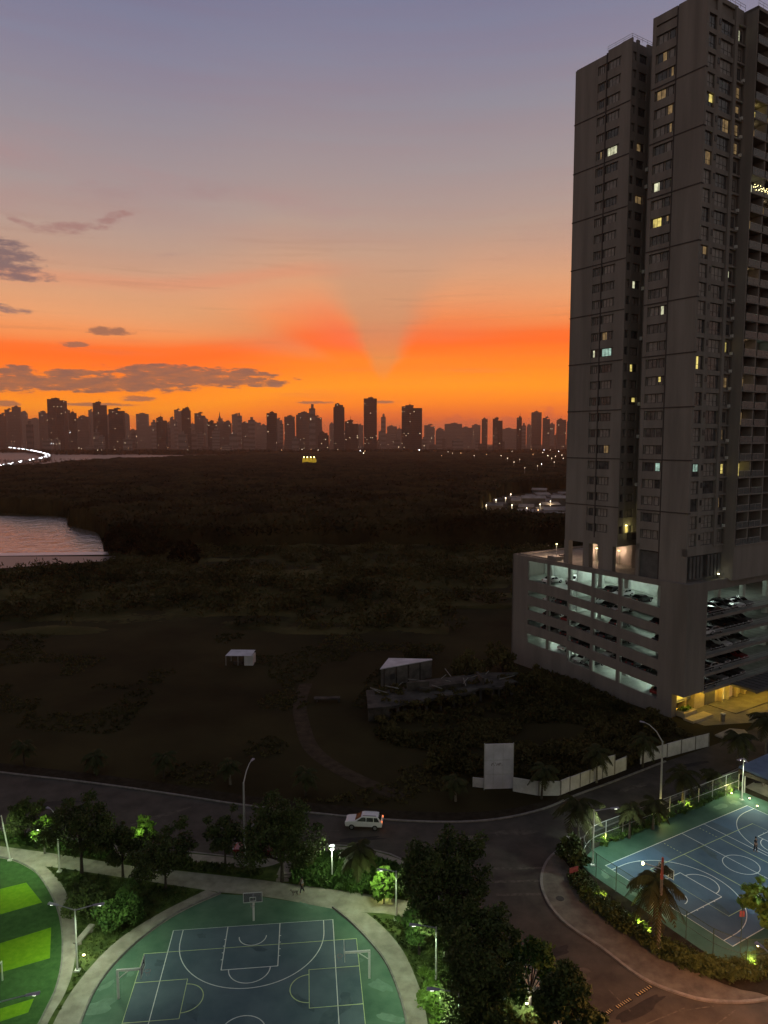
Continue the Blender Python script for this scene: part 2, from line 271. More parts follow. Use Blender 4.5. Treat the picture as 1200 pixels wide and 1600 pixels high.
def skyline_mat(name, wall, lit):
    M = bpy.data.materials.new(name); M.use_nodes = True; t = M.node_tree; b = t.nodes['Principled BSDF']
    b.inputs['Roughness'].default_value = 0.8; b.inputs['Specular IOR Level'].default_value = 0.1
    g = t.nodes.new('ShaderNodeTexCoord'); mp = t.nodes.new('ShaderNodeMapping'); mp.inputs['Scale'].default_value = (1 / 9, 1 / 9, 1 / 9)
    t.links.new(g.outputs['Object'], mp.inputs[0])
    wn = t.nodes.new('ShaderNodeTexWhiteNoise'); fl = t.nodes.new('ShaderNodeVectorMath'); fl.operation = 'FLOOR'
    fr_ = t.nodes.new('ShaderNodeVectorMath'); fr_.operation = 'FRACTION'
    t.links.new(mp.outputs[0], fl.inputs[0]); t.links.new(fl.outputs[0], wn.inputs['Vector']); t.links.new(mp.outputs[0], fr_.inputs[0])
    oi = t.nodes.new('ShaderNodeObjectInfo'); wn.noise_dimensions = '4D'; t.links.new(oi.outputs['Random'], wn.inputs['W'])
    s_ = t.nodes.new('ShaderNodeSeparateXYZ'); t.links.new(fr_.outputs[0], s_.inputs[0])
    def mm(op, a, b_=None):
        n = t.nodes.new('ShaderNodeMath'); n.operation = op
        for i, v in enumerate((a, b_)):
            if v is None: continue
            if isinstance(v, (int, float)): n.inputs[i].default_value = v
            else: t.links.new(v, n.inputs[i])
        return n.outputs[0]
    on = mm('MULTIPLY', mm('GREATER_THAN', wn.outputs['Value'], lit), mm('MULTIPLY', mm('LESS_THAN', s_.outputs[0], 0.42), mm('LESS_THAN', s_.outputs[2], 0.34)))
    b.inputs['Emission Color'].default_value = (1.0, 0.72, 0.42, 1); t.links.new(mm('MULTIPLY', on, 1.3), b.inputs['Emission Strength'])
    br = t.nodes.new('ShaderNodeValToRGB'); t.links.new(mm('GREATER_THAN', s_.outputs[2], 0.55), br.inputs[0])
    br.color_ramp.elements[0].color = (*wall, 1); br.color_ramp.elements[1].color = (*[c * 0.6 for c in wall], 1)
    t.links.new(br.outputs[0], b.inputs['Base Color']); return M
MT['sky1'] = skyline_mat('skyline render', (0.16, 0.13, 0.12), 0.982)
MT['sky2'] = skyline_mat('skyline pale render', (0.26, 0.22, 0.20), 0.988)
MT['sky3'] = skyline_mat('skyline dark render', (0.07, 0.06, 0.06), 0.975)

# ------------------------------------------------------------------ mesh helpers
class MB:
    def __init__(s, off=(0, 0, 0)): s.v = []; s.f = []; s.o = Vector(off)
    def add(s, vs, fs):
        k = len(s.v); s.v += [tuple(Vector(v) - s.o) for v in vs]; s.f += [tuple(i + k for i in f) for f in fs]; return s
    def box(s, x0, x1, y0, y1, z0, z1):
        x0, x1 = min(x0, x1), max(x0, x1); y0, y1 = min(y0, y1), max(y0, y1); z0, z1 = min(z0, z1), max(z0, z1)
        return s.add([(x0,y0,z0),(x1,y0,z0),(x1,y1,z0),(x0,y1,z0),(x0,y0,z1),(x1,y0,z1),(x1,y1,z1),(x0,y1,z1)],
                     [(0,3,2,1),(4,5,6,7),(0,1,5,4),(1,2,6,5),(2,3,7,6),(3,0,4,7)])
    def hexa(s, b, t):                                        # 4 bottom + 4 top points, both counter-clockwise
        return s.add(list(b) + list(t), [(3,2,1,0),(4,5,6,7),(0,1,5,4),(1,2,6,5),(2,3,7,6),(3,0,4,7)])
    def prism(s, poly, z0, z1):
        n = len(poly); A = sum(poly[i][0] * poly[(i+1) % n][1] - poly[(i+1) % n][0] * poly[i][1] for i in range(n))
        if A < 0: poly = poly[::-1]
        vs = [(p[0], p[1], z0) for p in poly] + [(p[0], p[1], z1) for p in poly]
        from mathutils.geometry import tessellate_polygon
        tr = tessellate_polygon([[Vector((p[0], p[1], 0)) for p in poly]])
        fs = []
        for a, b, c in tr:
            P, Q, S = poly[a], poly[b], poly[c]
            if (Q[0]-P[0])*(S[1]-P[1]) - (Q[1]-P[1])*(S[0]-P[0]) < 0: b, c = c, b
            fs.append((a + n, b + n, c + n))
            if z1 > z0: fs.append((c, b, a))
        if z1 > z0:
            for i in range(n): j = (i + 1) % n; fs.append((i, j, j + n, i + n))
        return s.add(vs, fs)
    def tube(s, pts, rad, n=8, cap=True):
        pts = [Vector(p) for p in pts]; rad = [rad] * len(pts) if isinstance(rad, (int, float)) else rad
        vs = []; fs = []; up = None
        for i, p in enumerate(pts):
            d = (pts[min(i+1, len(pts)-1)] - pts[max(i-1, 0)])
            if d.length < 1e-9: d = Vector((0, 0, 1))
            d.normalize()
            if up is None: up = Vector((0, 0, 1)) if abs(d.z) < 0.9 else Vector((1, 0, 0))
            a = d.cross(up); 
            if a.length < 1e-4: a = d.orthogonal()
            a.normalize(); b = d.cross(a).normalized(); up = -b if False else up
            for k in range(n):
                t = 2 * math.pi * k / n; vs.append(p + (a * math.cos(t) + b * math.sin(t)) * rad[i])
        for i in range(len(pts) - 1):
            for k in range(n):
                j = (k + 1) % n; fs.append((i*n+k, i*n+j, (i+1)*n+j, (i+1)*n+k))
        if cap: fs.append(tuple(range(n))[::-1]); fs.append(tuple((len(pts)-1)*n + k for k in range(n)))
        return s.add(vs, fs)
    def cyl(s, x, y, z0, z1, r0, r1=None, n=12): return s.tube([(x, y, z0), (x, y, z1)], [r0, r1 if r1 is not None else r0], n)
    def ball(s, c, r, n=8, mseg=5, sq=(1, 1, 1)):
        vs = [(c[0], c[1], c[2] - r * sq[2])]; fs = []
        for i in range(1, mseg):
            t = math.pi * i / mseg
            for k in range(n):
                p = 2 * math.pi * k / n; vs.append((c[0] + r*sq[0]*math.sin(t)*math.cos(p), c[1] + r*sq[1]*math.sin(t)*math.sin(p), c[2] - r*sq[2]*math.cos(t)))
        vs.append((c[0], c[1], c[2] + r * sq[2])); L = len(vs) - 1
        for k in range(n): fs.append((0, 1 + (k+1) % n, 1 + k)); fs.append((L, 1 + (mseg-2)*n + k, 1 + (mseg-2)*n + (k+1) % n))
        for i in range(mseg - 2):
            for k in range(n): j = (k+1) % n; fs.append((1+i*n+k, 1+i*n+j, 1+(i+1)*n+j, 1+(i+1)*n+k))
        return s.add(vs, fs)
    def mesh(s, name, mt, smooth=False):
        me = bpy.data.meshes.new(name); me.from_pydata(s.v, [], s.f); me.materials.append(mt)
        if smooth: me.polygons.foreach_set('use_smooth', [True] * len(me.polygons))
        me.update(); return me
    def build(s, name, mt, parent=None, smooth=False, loc=None):
        o = bpy.data.objects.new(name, s.mesh(name, mt, smooth)); COL.objects.link(o); o.parent = parent
        if loc is not None: o.location = loc
        return o
def put(name, me, parent=None, loc=(0, 0, 0), rot=(0, 0, 0)):
    o = bpy.data.objects.new(name, me); COL.objects.link(o); o.parent = parent; o.location = loc; o.rotation_euler = rot; return o
def thing(name, label, cat, loc=(0, 0, 0), rz=0.0, group=None):
    o = bpy.data.objects.new(name, None); COL.objects.link(o); o.location = loc; o.rotation_euler = (0, 0, rz)
    o.empty_display_size = 0.3; return tag(o, label, cat, group)
def tag(o, label=None, cat=None, group=None, kind=None):
    if label: o['label'] = label
    if cat: o['category'] = cat
    if group: o['group'] = group
    if kind: o['kind'] = kind
    return o
def struct(name, mb, mt, z=None): return tag(mb.build(name, mt), kind='structure')
def copy_tree(o, parent=None, loc=None, rz=None, label=None, group=None, scale=None):
    c = o.copy(); COL.objects.link(c); c.parent = parent
    if loc is not None: c.location = loc
    if rz is not None: c.rotation_euler = (0, 0, rz)
    if scale is not None: c.scale = (scale,) * 3
    if label: c['label'] = label
    if group: c['group'] = group
    for ch in list(o.children): copy_tree(ch, c)
    return c
def light(name, parent, loc, power, color, kind='POINT', size=0.15, rot=(0, 0, 0), spot=150, blend=0.6):
    l = bpy.data.lights.new(name, kind); l.energy = power; l.color = color
    if kind == 'AREA': l.shape = 'RECTANGLE'; l.size, l.size_y = size
    else: l.shadow_soft_size = size
    if kind == 'SPOT': l.spot_size = R(spot); l.spot_blend = blend
    o = bpy.data.objects.new(name, l); COL.objects.link(o); o.parent = parent; o.location = loc; o.rotation_euler = rot; return o
def smoothpoly(pts, sub=6, closed=False):
    P = [Vector(p) for p in pts]; n = len(P); out = []
    rng = range(n if closed else n - 1)
    for i in rng:
        if closed: a, b, c, d = P[(i-1) % n], P[i], P[(i+1) % n], P[(i+2) % n]
        else: a, b, c, d = P[max(i-1, 0)], P[i], P[i+1], P[min(i+2, n-1)]
        for k in range(sub):
            t = k / sub; out.append(0.5 * ((2*b) + (-a + c)*t + (2*a - 5*b + 4*c - d)*t*t + (-a + 3*b - 3*c + d)*t**3))
    if not closed: out.append(P[-1])
    return out
def ribbon(mb, pts, w, z, closed=False, h=0.0):
    P = [Vector((p[0], p[1])) for p in pts]; n = len(P); L = []; Rr = []
    for i in range(n):
        if closed: d = P[(i+1) % n] - P[(i-1) % n]
        else: d = P[min(i+1, n-1)] - P[max(i-1, 0)]
        d = d.normalized() if d.length else Vector((1, 0)); q = Vector((-d.y, d.x)) * w / 2
        L.append(P[i] + q); Rr.append(P[i] - q)
    for i in range(n if closed else n - 1):
        j = (i + 1) % n
        if h: mb.hexa([(*Rr[i], z), (*Rr[j], z), (*L[j], z), (*L[i], z)], [(*Rr[i], z+h), (*Rr[j], z+h), (*L[j], z+h), (*L[i], z+h)])
        else: mb.add([(*Rr[i], z), (*Rr[j], z), (*L[j], z), (*L[i], z)], [(0, 1, 2, 3)])
    return mb
def npmesh(name, V, Fq, mt, parent=None, smooth=False):       # fast quad/tri mesh from arrays
    me = bpy.data.meshes.new(name); nf, k = Fq.shape
    me.vertices.add(len(V)); me.vertices.foreach_set('co', V.astype(np.float32).ravel())
    me.loops.add(nf * k); me.loops.foreach_set('vertex_index', Fq.astype(np.int32).ravel())
    me.polygons.add(nf); me.polygons.foreach_set('loop_start', np.arange(0, nf * k, k, dtype=np.int32))
    me.polygons.foreach_set('loop_total', np.full(nf, k, dtype=np.int32))
    me.update(calc_edges=True); me.validate(); me.materials.append(mt)
    if smooth: me.polygons.foreach_set('use_smooth', np.ones(nf, dtype=bool))
    o = bpy.data.objects.new(name, me); COL.objects.link(o); o.parent = parent; return o
def leaves(centres, radii, n, size, seed=0, shell=0.45, squash=0.8, stretch=1.5, droop=0.0):
    g = np.random.default_rng(seed); centres = np.array(centres, float); radii = np.array(radii, float)
    w = radii ** 2; idx = g.choice(len(centres), n, p=w / w.sum())
    d = g.normal(size=(n, 3)); d /= np.linalg.norm(d, axis=1)[:, None]
    r = radii[idx] * (shell + (1 - shell) * g.random(n) ** 0.6) * (0.8 + 0.35 * g.random(n))
    c = centres[idx] + d * r[:, None] * np.array([1, 1, squash])
    u = g.normal(size=(n, 3)); u[:, 2] -= droop; u /= np.linalg.norm(u, axis=1)[:, None]
    q = np.cross(u, g.normal(size=(n, 3))); q /= np.linalg.norm(q, axis=1)[:, None]
    s_ = (size * (0.6 + 0.8 * g.random(n)))[:, None]
    V = np.stack([c - u*s_*stretch*0.5, c + q*s_*0.35, c + u*s_*stretch*0.5, c - q*s_*0.35], 1).reshape(-1, 3)
    return V, np.arange(4 * n).reshape(n, 4)

# ================================================================== THE SETTING
g = MB(); g.add([(-12000,-300,-0.03),(12000,-300,-0.03),(12000,12000,-0.03),(-12000,12000,-0.03)], [(0,1,2,3)])
struct('ground', g, MT['field'])
G = lambda pts, z=0.0: [gp(x, y, z) for x, y in pts]

# --- road: along the field, up to the tower's gate and down past the right-hand court
far_edge = G([(-420,1152),(-200,1180),(0,1207),(130,1222),(260,1240),(370,1257),(500,1272),(600,1281),(700,1285),(780,1280),(850,1264),(900,1243),(960,1221),(1040,1190),(1110,1166),(1150,1150),(1200,1128),(1300,1085)])
near_r = G([(1420,1110),(1300,1143),(1200,1180),(1150,1204),(1100,1226),(1000,1271),(940,1296),(895,1318),(862,1338),(847,1366),(851,1400),(880,1440),(940,1482),(1000,1527),(1060,1553),(1120,1566),(1200,1562),(1300,1530),(1500,1480)])
bottom = [Vector((46, 62, 0)), Vector((60, 40, 0)), Vector((22, 40, 0))]
side_l = G([(905,1640),(870,1570),(815,1500),(735,1440),(672,1392),(645,1352)])
near_l = G([(610,1336),(560,1325),(505,1322),(440,1330),(400,1342),(300,1333),(205,1324),(100,1310),(0,1296),(-200,1268),(-420,1238)])
rp = smoothpoly(far_edge, 4) + smoothpoly(near_r, 4) + bottom + smoothpoly(side_l, 4) + smoothpoly(near_l, 4)
struct('road', MB().prism(rp, 0.0, 0.0), MT['asphalt'])
kb = MB(); ribbon(kb, smoothpoly(far_edge[:14], 4), 0.28, -0.02, h=0.15)
struct('kerb', kb, MT['kerb'])
struct('grass_verge', MB().prism([(p.x, p.y) for p in smoothpoly(far_edge[:14], 2)] + [(p.x + 1.0, p.y + 2.2) for p in smoothpoly(far_edge[:14], 2)][::-1], -0.01, 0.10), MT['mulch'])

# --- the park island on this side of the road
lawn_out = smoothpoly(side_l, 4) + smoothpoly(near_l, 4) + [Vector((-140, 60, 0)), Vector((-140, 20, 0)), Vector((22, 20, 0)), Vector((20, 40, 0))]
struct('lawn', MB().prism(lawn_out, -0.02, 0.12), MT['lawn'])
kb = MB(); ribbon(kb, smoothpoly(side_l, 4) + smoothpoly(near_l, 4), 0.24, 0.0, h=0.15); struct('kerb', kb, MT['kerb'])
Z1 = 0.124
sw = MB(); ribbon(sw, smoothpoly(G([(-200,1276),(0,1303),(205,1331),(300,1341),(400,1349),(445,1338),(505,1329),(560,1333),(606,1344),(640,1362),(668,1402),(735,1450),(812,1508),(862,1572),(895,1640)], Z1), 5), 1.7, Z1)
struct('pavement', sw, MT['paving'])
P1top = [(-300,1283),(0,1322),(80,1333),(200,1352),(340,1367),(400,1374),(470,1383),(560,1395),(640,1408),(720,1425)]
P1bot = [(720,1452),(660,1438),(600,1427),(560,1425),(520,1420),(440,1405),(400,1399),(343,1394),(212,1374),(100,1357),(30,1349),(0,1342),(-300,1300)]
struct('path', MB().prism(G(P1top, Z1+.004) + G(P1bot, Z1+.004), Z1+.004, Z1+.004), MT['paving'])
lc_in = [(-20,1338),(15,1344),(40,1354),(62,1371),(85,1410),(96,1450),(97,1500),(88,1545),(72,1580),(55,1612),(20,1660)]
lc_out = [(67,1351),(84,1366),(101,1390),(115,1430),(119,1475),(113,1520),(100,1555),(85,1580),(72,1604),(50,1650)]
struct('path', MB().prism(smoothpoly(G(lc_in, Z1+.008)) + smoothpoly(G(lc_out, Z1+.008))[::-1], Z1+.008, Z1+.03), MT['paving'])
mc_in = [(345,1397),(280,1427),(222,1467),(180,1507),(150,1547),(128,1596),(110,1650)]
mc_out = [(322,1391),(250,1427),(190,1465),(150,1502),(115,1545),(88,1590),(62,1650)]
struct('path', MB().prism(smoothpoly(G(mc_in, Z1+.012)) + smoothpoly(G(mc_out, Z1+.012))[::-1], Z1+.012, Z1+.05), MT['paving'])
mr_in = [(520,1420),(545,1440),(575,1470),(602,1505),(620,1545),(634,1595),(640,1660)]
mr_out = [(573,1427),(602,1452),(630,1487),(650,1530),(664,1575),(674,1650)]
struct('path', MB().prism(smoothpoly(G(mr_in, Z1+.012)) + smoothpoly(G(mr_out, Z1+.012))[::-1], Z1+.012, Z1+.05), MT['paving'])
rim = MB(); ribbon(rim, smoothpoly(G([(345,1397),(280,1427),(222,1467),(180,1507),(150,1547),(128,1596),(110,1650)]), 6), 0.16, 0.12, h=0.16)
ribbon(rim, smoothpoly(G([(520,1420),(545,1440),(575,1470),(602,1505),(620,1545),(634,1595),(640,1660)]), 6), 0.16, 0.12, h=0.16)
ribbon(rim, smoothpoly(G(lc_in), 6), 0.14, 0.12, h=0.12)
struct('path_edging', rim, MT['kerb'])
struct('path', MB().prism(G([(452,1322),(466,1322),(449,1367),(432,1367)], Z1+.008), Z1+.008, Z1+.008), MT['paving'])
st = MB()
for k in range(3):
    a = gp(448 - k * 3, 1366 + k * 5, 0.12); st.box(a.x - .7, a.x + .6, a.y - .18, a.y + .18, .12, .26)
struct('steps', st, MT['paving'])

# --- courts ------------------------------------------------------------------
LW = 0.085
def arc(cx, cy, r, a0, a1, n=40): return [(cx + r * math.cos(R(a0 + (a1 - a0) * i / n)), cy + r * math.sin(R(a0 + (a1 - a0) * i / n))) for i in range(n + 1)]
class Court:
    def __init__(s, O, U, V): s.O = Vector((O[0], O[1])); s.U = Vector(U).normalized(); s.V = Vector(V).normalized()
    def p(s, u, v): q = s.O + s.U * u + s.V * v; return (q.x, q.y)
    def poly(s, pts): return [s.p(*q) for q in pts]
    def loc(s, q): d = Vector((q[0], q[1])) - s.O; return d @ s.U, d @ s.V
def half(c, mb, z, Wd, flip=0):
    f = (lambda v: v) if not flip else (lambda v: flip - v)
    T = lambda pts: [c.p(u, f(v)) for u, v in pts]
    ribbon(mb, T([(Wd/2-2.45, 0), (Wd/2-2.45, 5.8)]), LW, z); ribbon(mb, T([(Wd/2+2.45, 0), (Wd/2+2.45, 5.8)]), LW, z); ribbon(mb, T([(Wd/2-2.45, 5.8), (Wd/2+2.45, 5.8)]), LW, z + .001)
    ribbon(mb, T(arc(Wd/2, 5.8, 1.8, 0, 180)), LW, z)
    ribbon(mb, T(arc(Wd/2, 1.6, 1.25, 0, 180, 24)), LW, z)
    r = 6.6; u0 = .9; vv = 1.6 + math.sqrt(max(0, r*r - (Wd/2-u0)**2)); a = math.degrees(math.atan2(vv-1.6, Wd/2-u0))
    ribbon(mb, T([(Wd-u0, 0)] + arc(Wd/2, 1.6, r, a, 180-a, 60) + [(u0, 0)]), LW, z)
    for k in (1.8, 2.7, 3.6, 4.5):
        for sgn in (-1, 1): mb_pt = T([(Wd/2+sgn*2.45, k), (Wd/2+sgn*2.62, k)]); ribbon(mb, mb_pt, LW, z + .001)
# main court (near the bottom)
P, Q = gp(271, 1454, .13), gp(518, 1437, .13); U = (Q - P).to_2d(); Vd = (U.y, -U.x)
cA = Court(P, U, Vd); Wd = 15.0
green = smoothpoly(G([(110,1650),(128,1596),(150,1547),(180,1507),(222,1467),(280,1427),(345,1397)], .13)) + G([(400,1400),(460,1409)], .13) + smoothpoly(G([(520,1420),(545,1440),(575,1470),(602,1505),(620,1545),(634,1595),(640,1660)], .13)) + [Vector((5, 38, 0)), Vector((-8, 33, 0)), Vector((-20, 38, 0))]
struct('court_surface', MB().prism(green, .129, .129), MT['courtgreen'])
yl, yr = cA.loc(gp(225,1490,.13)), cA.loc(gp(557,1467,.13))
bl = MB(); bl.prism(cA.poly([(0,0),(15,0),(15,26),(0,26)]), .133, .133)
v0 = (yl[1] + yr[1]) / 2
bl.prism(cA.poly([(yl[0], v0),(0, v0),(0, v0+15),(yl[0], v0+15)]), .133, .133); bl.prism(cA.poly([(15, v0),(yr[0], v0),(yr[0], v0+15),(15, v0+15)]), .133, .133)
struct('playing_field', bl, MT['courtblue'])
wl = MB(); zz = .137
ribbon(wl, [Vector(cA.p(*q)) for q in ((0,0),(15,0),(15,26),(0,26))], LW, zz, closed=True); half(cA, wl, zz + .001, 15)
ribbon(wl, [cA.p(*q) for q in arc(7.5, 13, 1.8, 0, 360, 40)], LW, zz)
tag(wl.build('white_court_lines', MT['white']), kind='structure')
yl_ = MB(); zz = .141; u0, u1 = yl[0], yr[0]
ribbon(yl_, [Vector(cA.p(*q)) for q in ((u0,v0),(u1,v0),(u1,v0+15),(u0,v0+15))], LW, zz, closed=True)
for sgn, ue in ((1, u0), (-1, u1)):
    vb = v0 + 3.6
    ribbon(yl_, [cA.p(ue, vb), cA.p(ue + sgn*4.4, vb), cA.p(ue + sgn*4.4, vb + 4.4), cA.p(ue, vb + 4.4)], LW, zz + .001)
    ribbon(yl_, [cA.p(ue + sgn*4.4 + sgn*1.6*math.cos(R(t)), vb + 2.2 + 1.6*math.sin(R(t))) for t in range(-90, 91, 6)], LW, zz + .002)
tag(yl_.build('yellow_court_lines', MT['yellow']), kind='structure')
# right-hand court
A, B_, C_ = gp(946,1353,.13), gp(1163,1257,.13), gp(1143,1478,.13)
cB = Court(A, (C_ - A).to_2d(), (B_ - A).to_2d()); LEN = 25.6
cB.V = Vector((-cB.U.y, cB.U.x)) if Vector((-cB.U.y, cB.U.x)).dot((B_ - A).to_2d()) > 0 else Vector((cB.U.y, -cB.U.x))
island = smoothpoly(near_r, 4)
struct('pavement', MB().prism([p for p in island] + [Vector((75, 70, 0)), Vector((75, 105, 0))], -0.02, 0.12), MT['paving2'])
kb = MB(); ribbon(kb, island, 0.26, 0.0, h=0.16); struct('kerb', kb, MT['kerb'])
bed = [cB.p(-3.2,-3.0), cB.p(3,-4.8), cB.p(9,-5.0), cB.p(15,-5.6), cB.p(19.5,-3.4), cB.p(21,2), cB.p(22,40), cB.p(-5.4,40), cB.p(-5.6,20), cB.p(-5.6,3), cB.p(-5,-1.4)]
struct('planting_bed', MB().prism(smoothpoly([Vector((*q, 0)) for q in bed], 4, True), .125, .15), MT['mulch'])
fz = .16
fcor = smoothpoly([Vector((*cB.p(*q), 0)) for q in [(-2.6,0.2),(-1.6,-1.9),(0.6,-2.5),(6,-2.6),(12,-2.8),(15.4,-2.7),(17.6,-1.2),(18.4,1.8),(18.6,12),(18.6,27),(17,29),(-2,28.6),(-3.1,27),(-3.1,14),(-3.1,3)]], 4, True)
struct('court_surface', MB().prism(fcor, fz, fz), MT['courtteal'])
struct('playing_field', MB().prism(cB.poly([(0,0),(15,0),(15,LEN),(0,LEN)]), fz+.004, fz+.004), MT['courtblue3'])
struct('end_zone', MB().prism(cB.poly([(.06,.06),(.9,.06),(.9,1.6)] + [(7.5 - 6.6*math.cos(R(t)), 1.6 + 6.6*math.sin(R(t))) for t in range(14, 60, 6)] + [(.06, 7.4)]), fz+.006, fz+.006), MT['courtblue2'])
struct('end_zone', MB().prism(cB.poly([(14.94,.06),(14.1,.06),(14.1,1.6)] + [(7.5 + 6.6*math.cos(R(t)), 1.6 + 6.6*math.sin(R(t))) for t in range(14, 60, 6)] + [(14.94, 7.4)]), fz+.006, fz+.006), MT['courtblue2'])
struct('end_zone', MB().prism(cB.poly([(.06,LEN-.06),(.9,LEN-.06),(.9,LEN-1.6)] + [(7.5 - 6.6*math.cos(R(t)), LEN - 1.6 - 6.6*math.sin(R(t))) for t in range(14, 60, 6)] + [(.06, LEN-7.4)]), fz+.006, fz+.006), MT['courtblue2'])
wl = MB(); zz = fz + .009
ribbon(wl, [Vector(cB.p(*q)) for q in ((0,0),(15,0),(15,LEN),(0,LEN))], LW*1.25, zz, closed=True); half(cB, wl, zz + .001, 15); half(cB, wl, zz + .001, 15, LEN)
ribbon(wl, [cB.p(*q) for q in arc(7.5, LEN/2, 1.85, 0, 360, 40)], LW, zz + .002); ribbon(wl, [cB.p(0, LEN/2), cB.p(15, LEN/2)], LW, zz + .002)
ribbon(wl, [cB.p(0, 16.9), cB.p(15, 16.9)], LW, zz)
tag(wl.build('white_court_lines', MT['white']), kind='structure')
yl2 = MB(); zz = fz + .014
ya, yb = (3.0, 3.6), (12.2, 22.0)
ribbon(yl2, [Vector(cB.p(*q)) for q in ((ya[0],ya[1]),(yb[0],ya[1]),(yb[0],yb[1]),(ya[0],yb[1]))], LW, zz, closed=True)
for v in (9.2, 15.6): ribbon(yl2, [cB.p(ya[0], v), cB.p(yb[0], v)], LW, zz + .001)
for k in range(6):
    for v in (9.2, 15.6): ribbon(yl2, [cB.p(ya[0] - .35 - k*.42, v), cB.p(ya[0] - .55 - k*.42, v)], LW, zz + .001)
tag(yl2.build('yellow_court_lines', MT['yellow']), kind='structure')
# left-hand play field
lf = smoothpoly(G([(20,1660),(55,1612),(72,1580),(88,1545),(97,1500),(96,1450),(85,1410),(62,1371),(40,1354),(15,1344),(-20,1338)], .13)) + [Vector((-52, 78, 0)), Vector((-62, 66, 0)), Vector((-60, 50, 0)), Vector((-45, 44, 0))]
struct('play_field', MB().prism(lf, .13, .13), MT['turfdark'])
for a, b, c, d in (((-200,1438),(41,1379),(66,1410),(-200,1486)), ((-200,1536),(80,1449),(78,1497),(-200,1578)), ((-60,1594),(53,1560),(44,1582),(-60,1616))):
    struct('turf_stripe', MB().prism(G([a, b, c, d], .134), .134, .134), MT['turflime'])
# wear: repaired asphalt, scuffs and damp stains on the courts
wr_ = random.Random(21)
def blob(x, y, rx, ry, a, z):
    n_ = 14; ca, sa_ = math.cos(a), math.sin(a); pts = []
    for k in range(n_):
        r_ = .65 + .5 * wr_.random(); u, v = rx * r_ * math.cos(6.283 * k / n_), ry * r_ * math.sin(6.283 * k / n_); pts.append(Vector((x + u * ca - v * sa_, y + u * sa_ + v * ca, 0)))
    return MB().prism(smoothpoly(pts, 4, True), z, z)
MT['patch'] = mat('newer asphalt patch', (0.024, 0.022, 0.019), 0.8, var=0.3, scale=1.5); MT['patch2'] = mat('worn pale asphalt', (0.085, 0.076, 0.060), 0.9, var=0.4, scale=1.2)
for i, (px, py, rx, ry) in enumerate([(720,1310,2.6,.8),(560,1312,3.5,.5),(800,1300,3.0,.7),(860,1490,2.2,.7),(900,1525,1.6,1.1),(1000,1575,2.8,.6),(250,1275,4.0,.5),(90,1255,3.5,.6),(990,1230,3,.5),(1080,1195,3.2,.6)]):
    q = gp(px, py); struct('asphalt_patch', blob(q.x, q.y, rx, ry, wr_.random() * .6, .0015 + .0001 * i), MT['patch' if i % 2 else 'patch2'])
MT['scuffg'] = mat('chalky worn court paint', (0.10, 0.185, 0.125), 0.8, scale=1.3, col2=(0.15, 0.25, 0.18), detail=9); MT['scuffb'] = mat('dark stained court paint', (0.045, 0.082, 0.098), 0.6, scale=1.2, col2=(0.075, 0.12, 0.135), detail=9)
for i, (px, py, rx, ry) in enumerate([(150,1575,.9,1.6),(166,1540,.35,.9),(205,1520,.5,.35),(595,1540,.6,1.3),(610,1590,.5,1.2),(560,1500,.3,.5),(480,1415,.9,.2)]):
    q = gp(px, py, .13); struct('paint_wear', blob(q.x, q.y, rx, ry, wr_.random() * 3, .1300 + .0001 * i), MT['scuffg'])
for i, (px, py, rx, ry) in enumerate([(315,1462,.5,.35),(520,1585,2.0,.7),(300,1580,1.4,.5),(470,1565,1.5,.5),(400,1480,1.2,.4),(250,1505,.6,.5),(540,1560,.8,.5)]):
    q = gp(px, py, .13); struct('paint_wear', blob(q.x, q.y, rx, ry, wr_.random() * 3, .1340 + .0001 * i), MT['scuffb'])
for i, (u, v, rx, ry) in enumerate([(-1.6, 22.5, 1.1, .5), (-1.2, 25, .8, .6), (5, -1.4, .8, .4), (9, -1.6, .6, .5), (1, -1.2, .9, .4)]):
    q = cB.p(u, v); struct('paint_wear', blob(q[0], q[1], rx, ry, wr_.random() * 3, fz + .001 + .0001 * i), MT['scuffg'])
for i, (u, v, rx, ry) in enumerate([(11, 4, 1.5, .5), (4, 12, 1.6, .5), (9, 18, 1.3, .6), (12, 10, 1.0, .4)]):
    q = cB.p(u, v); struct('paint_wear', blob(q[0], q[1], rx, ry, wr_.random() * 3, fz + .0052 + .0001 * i), MT['scuffb'])
# speed humps, crosswalk and road marks
for k, (a, b) in enumerate((((855,1356),(735,1358)), ((848,1376),(765,1378)), ((848,1397),(775,1398)))):
    mk = MB(); pa, pb = gp(*a), gp(*b); mk.add([(pa.x, pa.y-.2, .004), (pa.x, pa.y+.2, .004), (pb.x, pb.y+.2, .004), (pb.x, pb.y-.2, .004)], [(0,1,2,3)])
    struct('road_marking', mk, MT['faded'])
mk = MB()
for a, b in (((1060,1580),(1115,1572)), ((1010,1600),(1070,1575)), ((1120,1600),(1150,1578)), ((950,1545),(985,1580)), ((395,1286),(440,1292)), ((500,1296),(530,1298))):
    ribbon(mk, [gp(*a), gp(*b)], .12, .004)
struct('road_marking', mk, MT['faded'])

